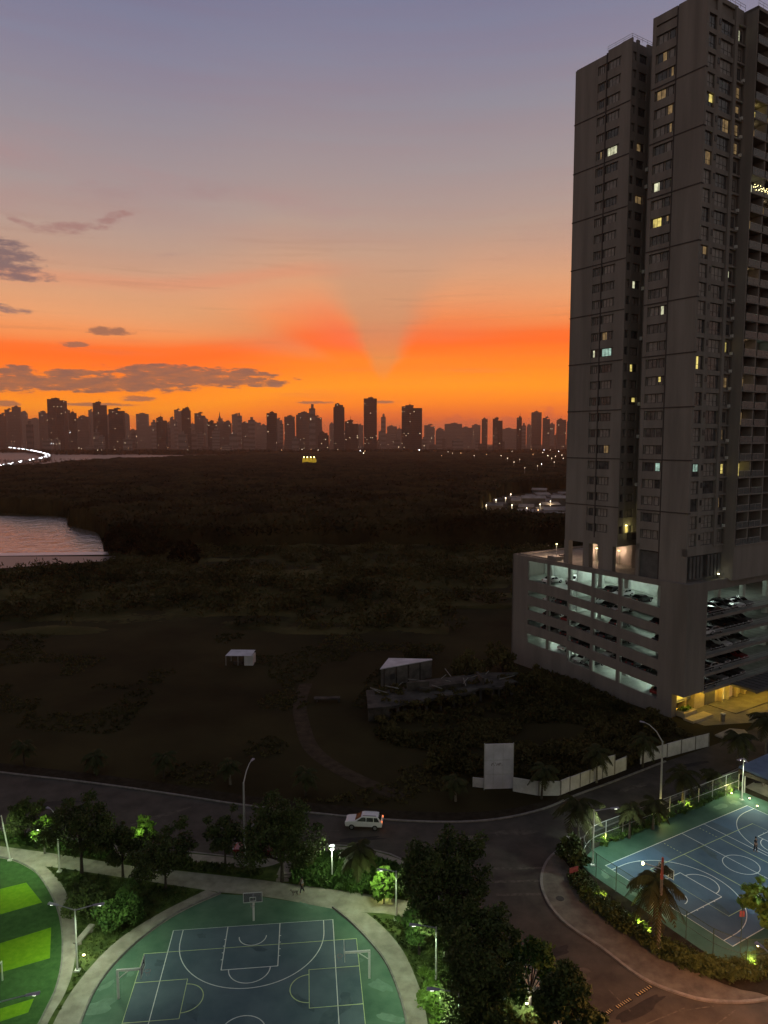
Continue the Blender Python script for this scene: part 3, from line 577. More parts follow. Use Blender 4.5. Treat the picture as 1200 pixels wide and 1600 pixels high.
# --- far landscape -------------------------------------------------------------
shore = [(-900,868),(0,867),(165,865),(168,862),(160,848),(152,832),(105,820),(112,812),(100,806),(0,806),(-900,800)]
struct('bay_water', MB().prism(G([(-1200,868),(0,867),(163,864),(160,848),(152,832),(130,826),(105,822),(108,812),(100,807),(0,806),(-1200,800)]), 0.0, 0.0), MT['water'])
struct('beach', MB().prism(G([(-1200,869),(0,868.5),(170,866.5),(168,862.2),(100,863.2),(0,863.8),(-1200,865)], .02), .02, .02), MT['foam'])
struct('beach', MB().prism(G([(-1200,905),(0,888),(170,876),(190,869),(0,869.5),(-1200,870)], .02), .012, .012), MT['mud'])
struct('tidal_flat', MB().prism(smoothpoly([gp(x, y) for x, y in [(-700,722),(-60,736),(40,733),(110,726),(200,721),(300,718),(398,713.5),(330,711.5),(250,711),(150,708),(60,705),(-100,703),(-700,703)]], 4, True), 0.0, 0.0), MT['mud'])
struct('bay_water', MB().prism(G([(150,722),(215,719.4),(300,717.6),(392,713.8),(330,713.2),(250,716.2),(190,717)], .03), .03, .03), MT['foam'])

# mangrove forest: one bumpy canopy that nobody could count
g_ = np.random.default_rng(3)
def inpoly(X, Y, poly):
    ins = np.zeros(X.shape, bool); n = len(poly)
    for i in range(n):
        x0, y0 = poly[i][0], poly[i][1]; x1, y1 = poly[(i+1) % n][0], poly[(i+1) % n][1]
        c = ((y0 > Y) != (y1 > Y)) & (X < (x1 - x0) * (Y - y0) / ((y1 - y0) + 1e-9) + x0); ins ^= c
    return ins
nr, na = 420, 620
rr = 285 * (3100 / 285.) ** (np.arange(nr) / (nr - 1)); aa = np.tan(np.linspace(-0.72, 0.62, na))
Yg, Ag = np.meshgrid(rr, aa, indexing='ij'); Xg = Yg * Ag; Xg = Xg + g_.normal(size=Xg.shape) * Yg * .0009
def vnoise(X, Y, s, seed):
    rg = np.random.default_rng(seed); T = rg.random((256, 256)); x = X / s; y = Y / s
    xi = np.floor(x).astype(int); yi = np.floor(y).astype(int); fx = x - xi; fy = y - yi; fx = fx*fx*(3-2*fx); fy = fy*fy*(3-2*fy)
    t = lambda a, b: T[a % 256, b % 256]
    return (t(xi,yi)*(1-fx)+t(xi+1,yi)*fx)*(1-fy) + (t(xi,yi+1)*(1-fx)+t(xi+1,yi+1)*fx)*fy
Zg = 5.0 + 4 * vnoise(Xg, Yg, 60, 1) + 3.0 * vnoise(Xg, Yg, 17, 2) + 2.2 * vnoise(Xg, Yg, 6, 3) + 2.2 * g_.random(Xg.shape)
edge = np.clip((Yg - 300 - 26*vnoise(Xg, Yg, 40, 6)) / 14, 0, 1); Zg = Zg * edge - (1 - edge) * 2
def sink(pts, pad=0.0):
    global Zg
    Zg = np.where(inpoly(Xg, Yg, [(p.x, p.y) for p in pts]), -2.5, Zg)
sink(G([(-1300,900),(0,890),(168,885),(172,862),(163,845),(152,832),(105,820),(112,812),(100,807),(-20,800),(-1300,792)]))
sink([gp(x, y) for x, y in [(-700,730),(-60,744),(40,738),(110,729),(200,723),(300,719.5),(398,714.5),(330,708),(-700,700)]])
sink(G([(728,826),(900,838),(1300,842),(1300,764),(1000,762),(880,763),(790,774)]))
Zg = np.where(Yg > 2450 - 500 * np.clip(Xg / 800, 0, 1), Zg * 0.55, Zg)
ii = np.arange(nr * na).reshape(nr, na)
Fq = np.stack([ii[:-1, :-1], ii[:-1, 1:], ii[1:, 1:], ii[1:, :-1]], -1).reshape(-1, 4)
keep = Zg.reshape(-1)[Fq].max(1) > -1.0
o = npmesh('mangrove_forest', np.stack([Xg, Yg, Zg], -1).reshape(-1, 3), Fq[keep], MT['mangrove'])
tag(o, 'dark mangrove forest stretching from the scrub to the skyline', 'forest', kind='stuff')
# canopy crowns: leafy tufts riding on the forest so its edge is ragged
n = 26000; Yc = 300 * (1500 / 300.) ** g_.random(n); Xc = Yc * (g_.random(n) * 1.25 - 0.68)
ok = ~inpoly(Xc, Yc, [(p.x, p.y) for p in G([(-1300,900),(0,890),(168,885),(176,866),(166,842),(152,832),(105,820),(112,812),(100,805),(-20,798),(-1300,790)])]) & ~inpoly(Xc, Yc, [(p.x, p.y) for p in G([(728,826),(900,838),(1300,842),(1300,764),(1000,762),(880,763),(790,774)])])
Xc, Yc = Xc[ok], Yc[ok]; Zc = 6.5 + 4 * vnoise(Xc, Yc, 60, 1) + 3 * vnoise(Xc, Yc, 17, 2) + 2.5 * g_.random(len(Xc))
V, Fl = leaves(np.stack([Xc, Yc, Zc - 1.2], 1), np.full(len(Xc), 2.2), 60000, 1.25, 11, 0.4, 0.9)
tag(npmesh('mangrove_leaves', V, Fl, MT['mangrove']), 'ragged leaf tufts over the mangrove canopy', 'foliage', kind='stuff')
# reed scrub between the forest and the field
n = 5200; Yc = 176 + 132 * g_.random(n) ** 0.85; Xc = Yc * (g_.random(n) * 1.3 - 0.78); 
den = vnoise(Xc, Yc * 2.2, 16, 21); ok = (den > 0.36) & (Yc > 172 + 10 * vnoise(Xc, Yc, 25, 5) + 0.02 * (Xc + 90)) & ~inpoly(Xc, Yc, [(p.x, p.y) for p in G([(-1300,915),(0,892),(175,880),(185,860),(-1300,860)])]) & ~((Xc > 18) & (Yc < 205) & (Xc < 75))
Xc, Yc = Xc[ok], Yc[ok]; rad = 1.1 + 2.0 * g_.random(len(Xc)); Zc = rad * 0.35 + 1.6 * vnoise(Xc, Yc, 13, 23)
V, Fl = leaves(np.stack([Xc, Yc, Zc], 1), rad, 90000, 0.62, 12, 0.35, 0.75, 2.2)
tag(npmesh('reed_scrub', V, Fl, MT['scrub']), 'tufted reeds and scrub covering the ground behind the grass field', 'scrub', kind='stuff')
nr, na = 150, 300
yy = 172 * (320 / 172.) ** (np.arange(nr) / (nr - 1)); aa = np.linspace(-0.85, 0.62, na); Yg, Ag = np.meshgrid(yy, aa, indexing='ij'); Xg = Yg * Ag
Zg = np.clip((vnoise(Xg, Yg * 2.2, 16, 21) - .3) * 3.4, -.4, 3) * (0.5 + .6 * vnoise(Xg, Yg, 5, 25)) + .35 * g_.random(Xg.shape)
Zg = np.where(inpoly(Xg, Yg, [(p.x, p.y) for p in G([(-1300,920),(0,895),(180,880),(190,838),(-1300,838)])]), -2, Zg) * np.clip((Yg - 172) / 6, 0, 1) - 0.15
Zg = np.where((Xg > 16) & (Xg < 80) & (Yg < 200), -1, Zg)
ii = np.arange(nr * na).reshape(nr, na); Fq = np.stack([ii[:-1, :-1], ii[:-1, 1:], ii[1:, 1:], ii[1:, :-1]], -1).reshape(-1, 4)
tag(npmesh('scrub_ground', np.stack([Xg, Yg, Zg], -1).reshape(-1, 3), Fq, MT['scrub'], smooth=True), kind='structure')
# rough grass tufts over the dark field
n = 22000; Yc = 90 + 84 * g_.random(n); Xc = Yc * (g_.random(n) * 1.15 - 0.72)
fe = np.interp(Xc, [p.x for p in far_edge], [p.y for p in far_edge]); ok = (Yc > fe + 3.0) & (Xc < 60) & (vnoise(Xc, Yc, 9, 77) > .66)
Xc, Yc = Xc[ok], Yc[ok]
V, Fl = leaves(np.stack([Xc, Yc, np.full(len(Xc), .08)], 1), np.full(len(Xc), .35), 26000, 0.26, 14, 0.2, 0.5, 2.0)
tag(npmesh('rough_grass', V, Fl, MT['scrub']), 'rough dark grass over the open field', 'grass', kind='stuff')
struct('dirt_track', ribbon(MB(), smoothpoly(G([(478,1068),(468,1100),(475,1140),(488,1170),(520,1196),(570,1222),(630,1245)], .005), 5), 2.4, -.008), mat('worn dirt', (0.06, 0.045, 0.03), 1, var=0.3, scale=0.8, spec=0.05))

# ================================================================== BUILDINGS
dL = Vector((-0.557599, 0.830110)); dR = Vector((0.830110, 0.557599)); N0 = Vector((48.135, 119.174))
RZ = math.atan2(dR.y, dR.x)
def fw(x, y, z=0.0): q = N0 + dR * x + dL * y; return Vector((q.x, q.y, z))
def froot(name, label, cat, x, y, z, group=None): 
    t = thing(name, label, cat, fw(x, y, z), RZ, group); t['_'] = 0; del t['_']; return t, (x, y, z)

# ---------------- parking podium
gr, go = froot('parking_garage', 'grey parking podium with lit open decks full of cars under the two towers', 'parking garage', 0, 0, 0)
def GM(): return MB(go)
w = GM()
cols = [(33.9, 28.75), (28.4, 23.4), (23.15, 17.7), (17.1, 11.7), (11.0, 3.1)]
def rampz(y): return (23 - y) * 0.085
rows = []
for ci, (ya_, yb_) in enumerate(cols):
    if ci < 2:
        sl = lambda y: (34 - y) * 0.035
        rr_ = [(22.0, 18.1), (15.95, 14.85), (13.05, 11.9), (10.05, 8.95), (7.05, 5.1)]
    else:
        sl = rampz
        rr_ = [(21.9 + 0, 19.8), (18.05, 16.85), (15.25, 14.0), (12.15, 10.95), (9.05, 7.95), (6.15, 4.05)]
    rows.append([((t if (k == 0) else t - sl(ya_)), (t if k == 0 else t - sl(yb_)), b - sl(ya_), b - sl(yb_)) for k, (t, b) in enumerate(rr_)])
def vslab(y0, y1, b0, b1, t0, t1, x0=0.0, x1=0.35):       # wall piece between y0>y1 with sloping bottom / top
    w.hexa([(x0, y1, b1), (x1, y1, b1), (x1, y0, b0), (x0, y0, b0)], [(x0, y1, t1), (x1, y1, t1), (x1, y0, t0), (x0, y0, t0)])
TOP = 22.85; BASE = -0.5
prev = 38.4
for ci, (ya_, yb_) in enumerate(cols):
    w.box(0, .35, ya_, prev, BASE, TOP)
    zt = (TOP, TOP)
    for (ta, tb, ba, bb) in rows[ci]:
        vslab(ya_, yb_, ta, tb, *zt); zt = (ba, bb)
    vslab(ya_, yb_, BASE, BASE, *zt)
    prev = yb_
w.box(0, .35, 0.9, prev, BASE, TOP)
w.box(0, 5.6, -2.0, 0.9, 4.1, TOP)                       # heavy corner block over the recessed lobby
w.box(0, 1.4, .2, .9, BASE, 4.1)
w.box(0, 60, 38.05, 38.4, BASE, TOP)
w.build('wall', MT['wall2'], gr)
# interior of the left side: slabs, back wall, columns
XW = 9.0
fl = GM(); levels_r = [18.9, 15.95, 13.1, 10.05, 7.05, 3.9]; levels_f = [17.75, 13.95, 11.0, 8.05, 4.9]
sl_objs = []
for k, z in enumerate(levels_r):
    f_ = GM(); a, b = z - rampz(23.3), z - rampz(1.0)
    f_.hexa([(.36, 1.0, b-.3), (XW, 1.0, b-.3), (XW, 23.3, a-.3), (.36, 23.3, a-.3)], [(.36, 1.0, b), (XW, 1.0, b), (XW, 23.3, a), (.36, 23.3, a)]); f_.build('ramp_slab', MT['garfloor'], gr)
for z in levels_f: GM().box(.36, XW, 23.5, 38.0, z-.3, z).build('floor_slab', MT['garfloor'], gr)
GM().box(XW, XW+.2, 1.0, 38.0, 0, 22.3).build('inner_wall', MT['garwall'], gr)
GM().box(.36, XW, .92, .99, 2.2, 22.3).build('inner_wall', MT['garwall'], gr)
GM().box(2.6, XW, 23.32, 23.48, 3.9, 22.3).build('inner_wall', MT['garwall'], gr)
cm = GM()
for y in (5.6, 12.6, 18.6, 26.2, 31.4): GM().box(4.0, 4.6, y, y + .9, 2, 22.3).build('column', MT['garwall'], gr)
for y in (2.95, 11.35, 17.4, 23.25, 28.6): GM().box(.36, .75, y - .28, y + .28, 2, 22.3).build('column', MT['garwall'], gr)
# roof deck
rf = GM(); rf.box(.36, 60, -1.6, 38.04, 22.3, 22.5); rf.build('roof_deck', MT['drive'], gr)
GM().box(.1, 1.6, 26.4, 28.9, 22.86, 23.7).build('parapet_box', MT['wall2'], gr)
GM().box(1.5, 1.7, 27.6, 38.0, 22.5, 22.9).build('parapet_box', MT['wall2'], gr)
# right side (front) decks
lv = [16.6, 13.3, 10.1, 6.95, 4.1]
for z in lv: 
    GM().box(5.6, 60, -2.0, (16), z-.38, z).build('floor_slab', MT['garfloor'], gr)
ed = GM(); ed.box(5.6, 60, -2.02, -1.6, 21.2, 22.86)
for z in lv: ed.box(5.6, 60, -2.06, -2.0, z-.42, z+.10)
ed.build('deck_edge', MT['wall2'], gr)
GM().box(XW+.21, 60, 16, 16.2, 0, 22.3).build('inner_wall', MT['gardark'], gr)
rl = GM()
for z in lv: rl.tube([(5.6, -1.9, z + .55), (60, -1.9, z + .55)], .03, 4); rl.tube([(5.6, -1.9, z + .95), (60, -1.9, z + .95)], .03, 4)
rl.build('railing', MT['metal'], gr)
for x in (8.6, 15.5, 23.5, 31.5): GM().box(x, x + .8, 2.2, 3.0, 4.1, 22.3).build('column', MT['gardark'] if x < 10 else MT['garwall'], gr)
# ceiling lights of the garage
tb = bpy.data.meshes.new('ceiling_light'); tbm = MB().box(-.08, .08, -.75, .75, -.06, 0); me_tube = tbm.mesh('ceiling_light', MT['tube'])
def gtube(x, y, z, power, col=(.80, 1, .86), off=.35):
    o = put('ceiling_light', me_tube, gr, (x, y, z)); light('garage_lamp', gr, (x, y, z - off), power * 5.0, col, size=.3); return o
for k, z in enumerate(levels_r):
    ceil = (22.3 if k == 0 else levels_r[k-1] - .3)
    for y, pw in ((6.5, 44), (14.2, 38), (20.6, 34)):
        f_ = [1.2, .8, 1.25, .7, 1.0, 1.5][k] * (1.7 if k in (0, 5) else 1)
        if k == 4 and y > 20: continue
        gtube(5.8, y, ceil - (0 if k == 0 else rampz(y)) - .03, pw * f_)
for k, z in enumerate(levels_f):
    ceil = 22.3 if k == 0 else levels_f[k-1] - .3
    for y in (25.9, 31.6): gtube(5.6, y, ceil - .03, [90, 34, 38, 13, 70][k])
for k, z in enumerate(lv):
    ceil = 22.3 if k == 0 else lv[k-1] - .38
    for x, pw in ((12.0, 18), (20, 34), (29, 26)): gtube(x, 6.5, ceil - .03, pw * [1.5, .55, 1.1, .6, .55][k])
# ground-floor entrance hall
ew = GM(); ew.box(1.4, 6.6, 5.0, 5.2, 0, 3.7); ew.box(6.6, 60, .3, .5, 0, 3.7); ew.box(6.6, 6.8, .5, 5.0, 0, 3.7); ew.build('lobby_wall', MT['yellowwall'], gr)
GM().box(5.0, 5.25, .9, 5.0, 0, 3.7).build('lobby_wall', MT['yellowwall'], gr)
gd = GM(); gd.box(9.6, 12.6, .2, .28, .2, 2.9); gd.build('garage_gate', MT['gardark'], gr)
for x in (13.6, 15.6, 18.2, 20.8, 24.0): 
    GM().box(x, x + .35, -.5, .29, .17, 3.7).build('pillar', MT['yellowwall'], gr)
GM().box(14.2, 15.4, .2, .28, .2, 2.6).build('entrance_door', MT['lit_y'], gr); GM().box(16.2, 17.9, .2, .28, .2, 2.6).build('entrance_door', MT['lit_dim'], gr)
cn = GM(); cn.box(13.4, 34, -6.6, -2.1, 3.62, 3.98); cn.box(13.4, 34, -6.7, -6.6, 3.5, 4.1); cn.build('entrance_canopy', MT['gardark'], gr)
bt = GM()
for k in range(12): bt.box(13.6 + k*1.5, 13.75 + k*1.5, -6.55, -2.12, 3.985, 4.08)
bt.build('canopy_rib', MT['frame'], gr)
GM().box(1.45, 4.9, -1.4, .88, .05, .9).build('planter', MT['yellowwall'], gr)
V, Fl = leaves([(2.2, -.3, 1.0), (3.1, -.4, 1.05), (4.1, -.3, 1.0)], [.6, .6, .55], 260, .28, 5)
npmesh('planter_leaves', V, Fl, MT['leaf2'], gr)
GM().box(.8, 6.4, -3.4, -1.6, 0, .35).build('entrance_step', MT['yellowwall'], gr)
GM().box(10.5, 40, -5.0, .29, .02, .16).build('entrance_floor', MT['drive'], gr)
Y = (1, .60, .05)
me_disc = MB().cyl(0, 0, -.08, 0, .16, n=10).mesh('downlight', MT['lamp_warm'])
for x, y, pw in ((3.2, -.3, 170), (8.5, -1.2, 150), (12.8, -1.2, 210), (17, -3.8, 330), (22, -3.8, 360), (27, -3.8, 300)):
    put('downlight', me_disc, gr, (x, y, 3.66 if y > -2 else 3.61)); light('entrance_lamp', gr, (x, y, 3.2), pw, Y, size=.2)
# warm lamp on the podium roof under the pilotis
for x, y, pw in ((5.5, 31.5, 2600), (7.5, 23, 800), (8.5, 18.5, 400)):
    GM().cyl(x, y, 22.5, 25.2, .05).build('roof_lamp_post', MT['metal'], gr); put('downlight', me_disc, gr, (x, y, 25.3)); light('roof_lamp', gr, (x, y, 25.05), pw, (1, .66, .46), size=.12)
GM().box(4.0, 7.5, 29.2, 29.4, 22.5, 23.5).build('roof_screen_wall', MT['wall2'], gr)

# driveway in front of the entrance
struct('driveway', MB().prism([fw(1.0, -1.5), fw(5, 5.0), fw(60, 5.0), fw(60, -26), fw(22, -26), fw(13.5, -15.5), fw(9, -8.5), fw(1.5, -5)], 0.012, 0.012), MT['drive'])
mdn = MB(); mdn.prism([gp(*q) for q in ((1117,1150),(1140,1140),(1163,1142),(1168,1147),(1134,1156))], 0.0, 0.22)
struct('traffic_island', mdn, MT['paving'])
t = thing('gate_post', 'small white topped bollard standing in the yellow lit driveway', 'bollard', fw(5.6, -5.6), RZ)
MB().box(-.25, .25, -.25, .25, 0, 1.3).build('post', MT['barkl'], t); MB().box(-.33, .33, -.33, .33, 1.3, 1.42).build('cap', MT['metal_w'], t)

# ---------------- windows, shared meshes. local: x right, y into the wall, z up; origin at lower left outer corner
def win_mesh(wd, ht, mull, trans=None, d=.07):
    b = MB(); t_ = .06
    b.box(0, wd, -d, 0, 0, t_); b.box(0, wd, -d, 0, ht - t_, ht); b.box(0, t_, -d, 0, t_, ht - t_); b.box(wd - t_, wd, -d, 0, t_, ht - t_)
    for k in range(1, mull): x = wd * k / mull; b.box(x - .03, x + .03, -d + .004, 0, t_, ht - t_)
    if trans: b.box(t_, wd - t_, -d + .008, 0, ht * trans - .03, ht * trans + .03)
    return b.mesh('window', MT['frame'])
def pane_mesh(wd, ht, mt): return MB().box(.05, wd - .05, -.03, -.004, .05, ht - .05).mesh('pane', MT[mt])
class Win:
    def __init__(s, nm_, wd, ht, mull, trans=None, name='window'): s.n = name; s.w = wd; s.h = ht; s.m = win_mesh(wd, ht, mull, trans); s.p = {k: pane_mesh(wd, ht, k) for k in ('glass','curtain','lit_y','lit_w','lit_c','lit_dim')}
    def put(s, parent, loc, rz, pane='glass'):
        o = put(s.n, s.m, parent, loc, (0, 0, rz))
        if pane.startswith('lit') and wr.random() < .75:            # only part of the window glows, the rest is curtained or dark
            put('pane', s.p['glass'], o); q_ = put('pane', s.p[pane], o, (0, -.012, .0)); f_ = wr.choice((.46, .5, .62)); q_.scale = (f_, 1, wr.choice((1, 1, .6)))
            if wr.random() < .5: q_.location.x = s.w * (1 - f_)
            if q_.scale.z < 1: q_.location.z = s.h * .36
        else: put('pane', s.p[pane], o)
        return o
LFT = R(-90)                                         # faces -x : local x runs towards -y
wr = random.Random(5)
def rp_(lit=None):
    if lit: return lit
    v = wr.random(); return 'glass' if v < .5 else 'curtain' if v < .95 else 'lit_dim' if v < .985 else 'lit_w'
FL0, FH, NF = 28.55, 2.88, 29
def tower(name, label, x0, y0):
    return froot(name, label, 'apartment tower', x0, y0, 22.5)

# ---------------- right tower
TT = 114.2
tr, to = tower('apartment_tower', 'nearer and taller dark apartment tower at the right edge with balconies and lit windows', 1, -.8)
def TM(): return MB(to)
L_ = lambda x, y, z: (x - to[0], y - to[1], z - to[2])
b = TM(); b.box(1.35, 11.3, -.45, 9.0, 28.4, TT + .47); b.box(1.03, 1.35, 4.5, 8.3, TT - .9, TT + .48); b.box(1.55, 8.3, -.78, -.46, TT - .3, TT + .38); b.box(1.0, 1.35, -.8, 4.3, 22.5, TT + .5); b.box(1.0, 1.35, 8.3, 9.0, 22.5, TT + .5)
b.box(1.35, 1.55, -.8, -.45, 28.4, TT + .5)
for x0, x1 in ((3.6, 4.75), (8.3, 9.1)): b.box(x0, x1, -.8, -.45, 28.4, TT + .4)
b.box(8.3, 9.1, -1.0, -.8, 28.4, TT)
for k in range(NF + 1):
    z = FL0 + FH * k; z1 = min(z + .25, TT + .3)
    b.box(1.55, 8.3, -.78, -.46, z - .53, z + .22); b.box(1.03, 1.35, 4.5, 8.3, z - .45, z + .9) if k < NF + 1 else None
    b.box(9.1, 11.3, -.95, -.46, z - .18, z + .10)
b.box(11.3, 26, -2.8, 9.0, 22.5, 28.4); b.box(11.3, 11.55, -2.8, 9, 28.4, TT + .3); b.box(11.3, 26, -.9, 9, 28.4, TT + .2)
b.box(15.05, 15.35, -2.8, -.9, 28.4, TT); b.box(19.2, 19.5, -2.8, -.9, 28.4, TT); b.box(22.5, 26, -2.8, -.9, 28.4, TT + .2)
b.box(6, 20, 9, 13.2, 28.4, 112)
b.box(1.0, 11.3, 4.3, 9.0, 27.4, 28.4); b.box(1.0, 11.3, -.8, 0, 27.2, 28.4)
b.box(11.3, 26, -2.8, 9, TT - .2, TT + .3)
b.build('wall', MT['wall'], tr)
s_ = TM()
for k in range(9):
    z = 34.3 + 8.65 * k
    s_.box(.93, 1.0, -.86, 9.0, z - .09, z + .09); s_.box(.93, 1.6, -.87, -.8, z - .09, z + .09)
s_.box(.96, 1.34, 4.3, 4.5, 22.5, TT)
s_.build('groove_shade', MT['groove'], tr)  # dark strips laid where the grooves would be in shade
for k in range(NF + 1): 
    z = FL0 + FH * k; sb = TM(); sb.box(11.55, 22.5, -2.95, -.9, z - .22, z); sb.build('balcony_slab', MT['wall'], tr)
wbig = Win('b', 1.7, 1.45, 2); wsm = Win('s', .95, 1.45, 1); wA = Win('a', 2.0, 2.1, 2, .38); wB = Win('bb', 3.1, 2.1, 3, .38); wC = Win('c', 1.5, 1.7, 2, .35); wv = Win('v', .42, .9, 1)
wdoor = Win('d', 3.0, 2.2, 3, None, 'balcony_door')
lit_left = {(27, 0): 'lit_dim', (18, 0): 'lit_y', (18, 1): 'lit_dim', (13, 1): 'lit_w', (9, 1): 'lit_y', (4, 1): 'lit_c', (25, 1): 'curtain', (28, 0): 'curtain'}
lit_A = {(10, 0): 'lit_y', (24, 0): 'lit_y', (26, 0): 'curtain', (4, 0): 'lit_c', (26, 1): 'curtain', (21, 1): 'curtain', (2, 1): 'curtain'}
lit_C = {15: 'lit_w', 11: 'lit_y', 9: 'lit_dim', 4: 'lit_y', 25: 'lit_dim', 24: 'lit_dim', 23: 'lit_dim', 2: 'lit_dim', 27: 'curtain'}
lit_D = {(24, 0): 'lit_y', (23, 0): 'lit_dim', (11, 0): 'lit_dim', (11, 1): 'lit_c', (15, 0): 'lit_dim', (4, 0): 'lit_y', (3, 1): 'lit_dim', (9, 0): 'lit_dim', (19, 1): 'lit_dim', (27,1): 'curtain'}
me_rail = MB().box(0, 3.45, 0, .04, 0, 1.0).mesh('balcony_panel', MT['railglass']); me_railb = MB().box(0, 3.45, -.03, .06, 1.0, 1.06).box(0,.05,0,.05,0,1).box(1.7,1.75,0,.05,0,1).mesh('handrail', MT['metal'])
for k in range(NF):
    z = FL0 + FH * k
    wbig.put(tr, L_(1.34, 8.0, z + .92), LFT, rp_(lit_left.get((k, 0)))); wsm.put(tr, L_(1.34, 5.9, z + .92), LFT, rp_(lit_left.get((k, 1))))
    wA.put(tr, L_(1.57, -.46, z + .23), 0, rp_(lit_A.get((k, 0)))); wB.put(tr, L_(5.0, -.46, z + .23), 0, rp_(lit_A.get((k, 1))))
    wv.put(tr, L_(4.1, -.80, z + 1.2), 0, 'glass'); wC.put(tr, L_(9.3, -.46, z + .5), 0, rp_(lit_C.get(k)))
    for j, x in enumerate((11.8, 15.6)):
        wdoor.put(tr, L_(x + .2, -.91, z + .06), 0, rp_(lit_D.get((k, j))) )
        p_ = put('balcony_panel', me_rail, tr, L_(x - .2, -2.92, z)); put('handrail', me_railb, p_)
# lit balconies
for (k, j), c in {(24, 0): (1, .8, .3), (15, 0): (1, .7, .35), (11, 0): (1, .68, .4), (11, 1): (.7, 1, .85), (9, 0): (1, .8, .5), (4, 0): (1, .85, .35), (23, 0): (1, .8, .4), (19, 1): (1, .8, .5)}.items():
    light('balcony_lamp', tr, L_(13.4 + 3.9 * j, -1.6, FL0 + FH * k + 2.3), 7, c, size=.1)
# fairy lights on a high balcony
fy = TM(); 
for k in range(26): fy.ball((12.0 + k * .24, -3.0, FL0 + FH * 20 + .8 + .35 * math.sin(k * 1.7) + .1 * (k % 3)), .045, 5, 3)
fy.build('fairy_lights', MT['lamp_warm'], tr)
# screened service storey above the podium
sc = TM()
for k in range(9): sc.box(1.9 + k, 2.5 + k, -.9, -.7, 23.4, 27.0) if k not in (4,) else None
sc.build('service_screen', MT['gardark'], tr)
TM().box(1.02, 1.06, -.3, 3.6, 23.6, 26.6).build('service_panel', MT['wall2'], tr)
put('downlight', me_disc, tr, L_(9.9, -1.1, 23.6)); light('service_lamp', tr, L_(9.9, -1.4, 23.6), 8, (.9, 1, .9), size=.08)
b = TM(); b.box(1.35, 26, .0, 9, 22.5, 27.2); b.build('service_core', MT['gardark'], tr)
rl = TM()
for pts in ([(1.3, -.7), (11.2, -.7)], [(11.5, -2.7), (25.8, -2.7)]):
    for hz in (.3, .7): rl.tube([(*p, TT + .5 + hz) for p in pts], .035, 4)
    for a, c in zip(pts, pts[1:]):
        n_ = int((Vector(c) - Vector(a)).length / 1.4)
        for k in range(n_ + 1): q = Vector(a).lerp(Vector(c), k / n_); rl.tube([(q.x, q.y, TT + .4), (q.x, q.y, TT + 1.2)], .03, 4)
rl.build('roof_railing', MT['metal'], tr)

# ---------------- left tower
TL_ = 113.2
tl, to = tower('apartment_tower', 'farther dark apartment tower over the lit garage roof, standing against the orange sky', 1, 13)
b = TM(); b.box(1.3, 20, 13.35, 25.3, 28.4, TL_); b.box(1.0, 1.3, 20.2, 25.3, 28.4, TL_ - .3); b.box(1.0, 1.3, 13.0, 15.2, 28.4, TL_ + .4); b.box(1.1, 1.3, 15.2, 18.1, TL_ - 1.2, TL_ + .4)
b.box(1.3, 20, 13.0, 13.35, 28.4, TL_ + .4) if False else None
b.box(1.3, 2.2 - 1.1, 13.0, 13.35, 28.4, TL_) if False else None
b.box(1.0, 20, 13.0, 25.3, 27.2, 28.4); b.box(2.35, 3.0, 13.0, 13.35, 28.4, TL_ + .4); b.box(5.1, 7.2, 13.0, 13.35, 28.4, TL_ + .4)
for k in range(NF + 1):
    z = FL0 + FH * k
    b.box(1.03, 1.3, 15.2, 20.2, z - .45, z + .95); b.box(1.3, 7.2, 13.04, 13.35, z - .55, z + .95)
for y0, y1, x1 in ((24.3, 25.4, 2.1), (19.4, 20.8, 2.2), (14.0, 17.2, 2.0)): b.box(1.0, x1, y0, y1, 22.5, 27.2)
for x in (8, 14): 
    for y in (24.3, 19.5, 14.0): b.box(x, x + 1.2, y, y + 1.2, 22.5, 27.2)
b.box(9.5, 20, 13.0, 25.3, 22.5, 27.2)
b.build('wall', MT['wall'], tl)
s_ = TM()
for k in range(9):
    z = 34.3 + 8.65 * k; s_.box(.93, 1.0, 13.0, 15.3, z - .09, z + .09); s_.box(.93, 1.0, 20.1, 25.36, z - .09, z + .09); s_.box(.97, 1.03, 15.3, 20.1, z - .09, z + .09)
s_.box(.98, 1.29, 18.1, 18.35, 28.4, TL_)
s_.build('groove_shade', MT['groove'], tl)  # groove shade as dark strips, no recess cut
wl1 = Win('w', 2.1, 1.4, 3); wl2 = Win('x', .9, 1.3, 2); wf1 = Win('y', .9, 1.3, 1); wf2 = Win('z', 1.9, 1.3, 2)
litL = {(25, 0): 'curtain', (27, 0): 'curtain', (23, 0): 'lit_w', (23, 1): 'lit_dim', (11, 0): 'lit_c', (18, 0): 'curtain', (16, 0): 'curtain'}
litF = {(15, 1): 'lit_w', (8, 1): 'lit_y', (17, 0): 'curtain', (9, 1): 'curtain', (0, 1): 'lit_y', (10, 1): 'lit_y'}
for k in range(NF):
    z = FL0 + FH * k
    wl1.put(tl, L_(1.29, 17.8, z + .97), LFT, rp_(litL.get((k, 0)))); wl2.put(tl, L_(1.29, 19.85, z + .97), LFT, rp_(litL.get((k, 1))))
    wf1.put(tl, L_(1.38, 13.34, z + .97), 0, rp_(litF.get((k, 0)))); wf2.put(tl, L_(3.1, 13.34, z + .97), 0, rp_(litF.get((k, 1))))
light('landing_lamp', tl, L_(3.6, 12.4, 30.6), 45, (1, .85, .3), size=.1); put('downlight', me_disc, tl, L_(3.2, 12.9, 31.0))
TM().box(3.6, 6.6, 12.0, 13.0, 28.4, 29.7).build('landing_balcony', MT['frame'], tl)
me_ac = MB().box(0, .9, 0, .5, 0, .6).mesh('air_conditioner', MT['metal_w'])
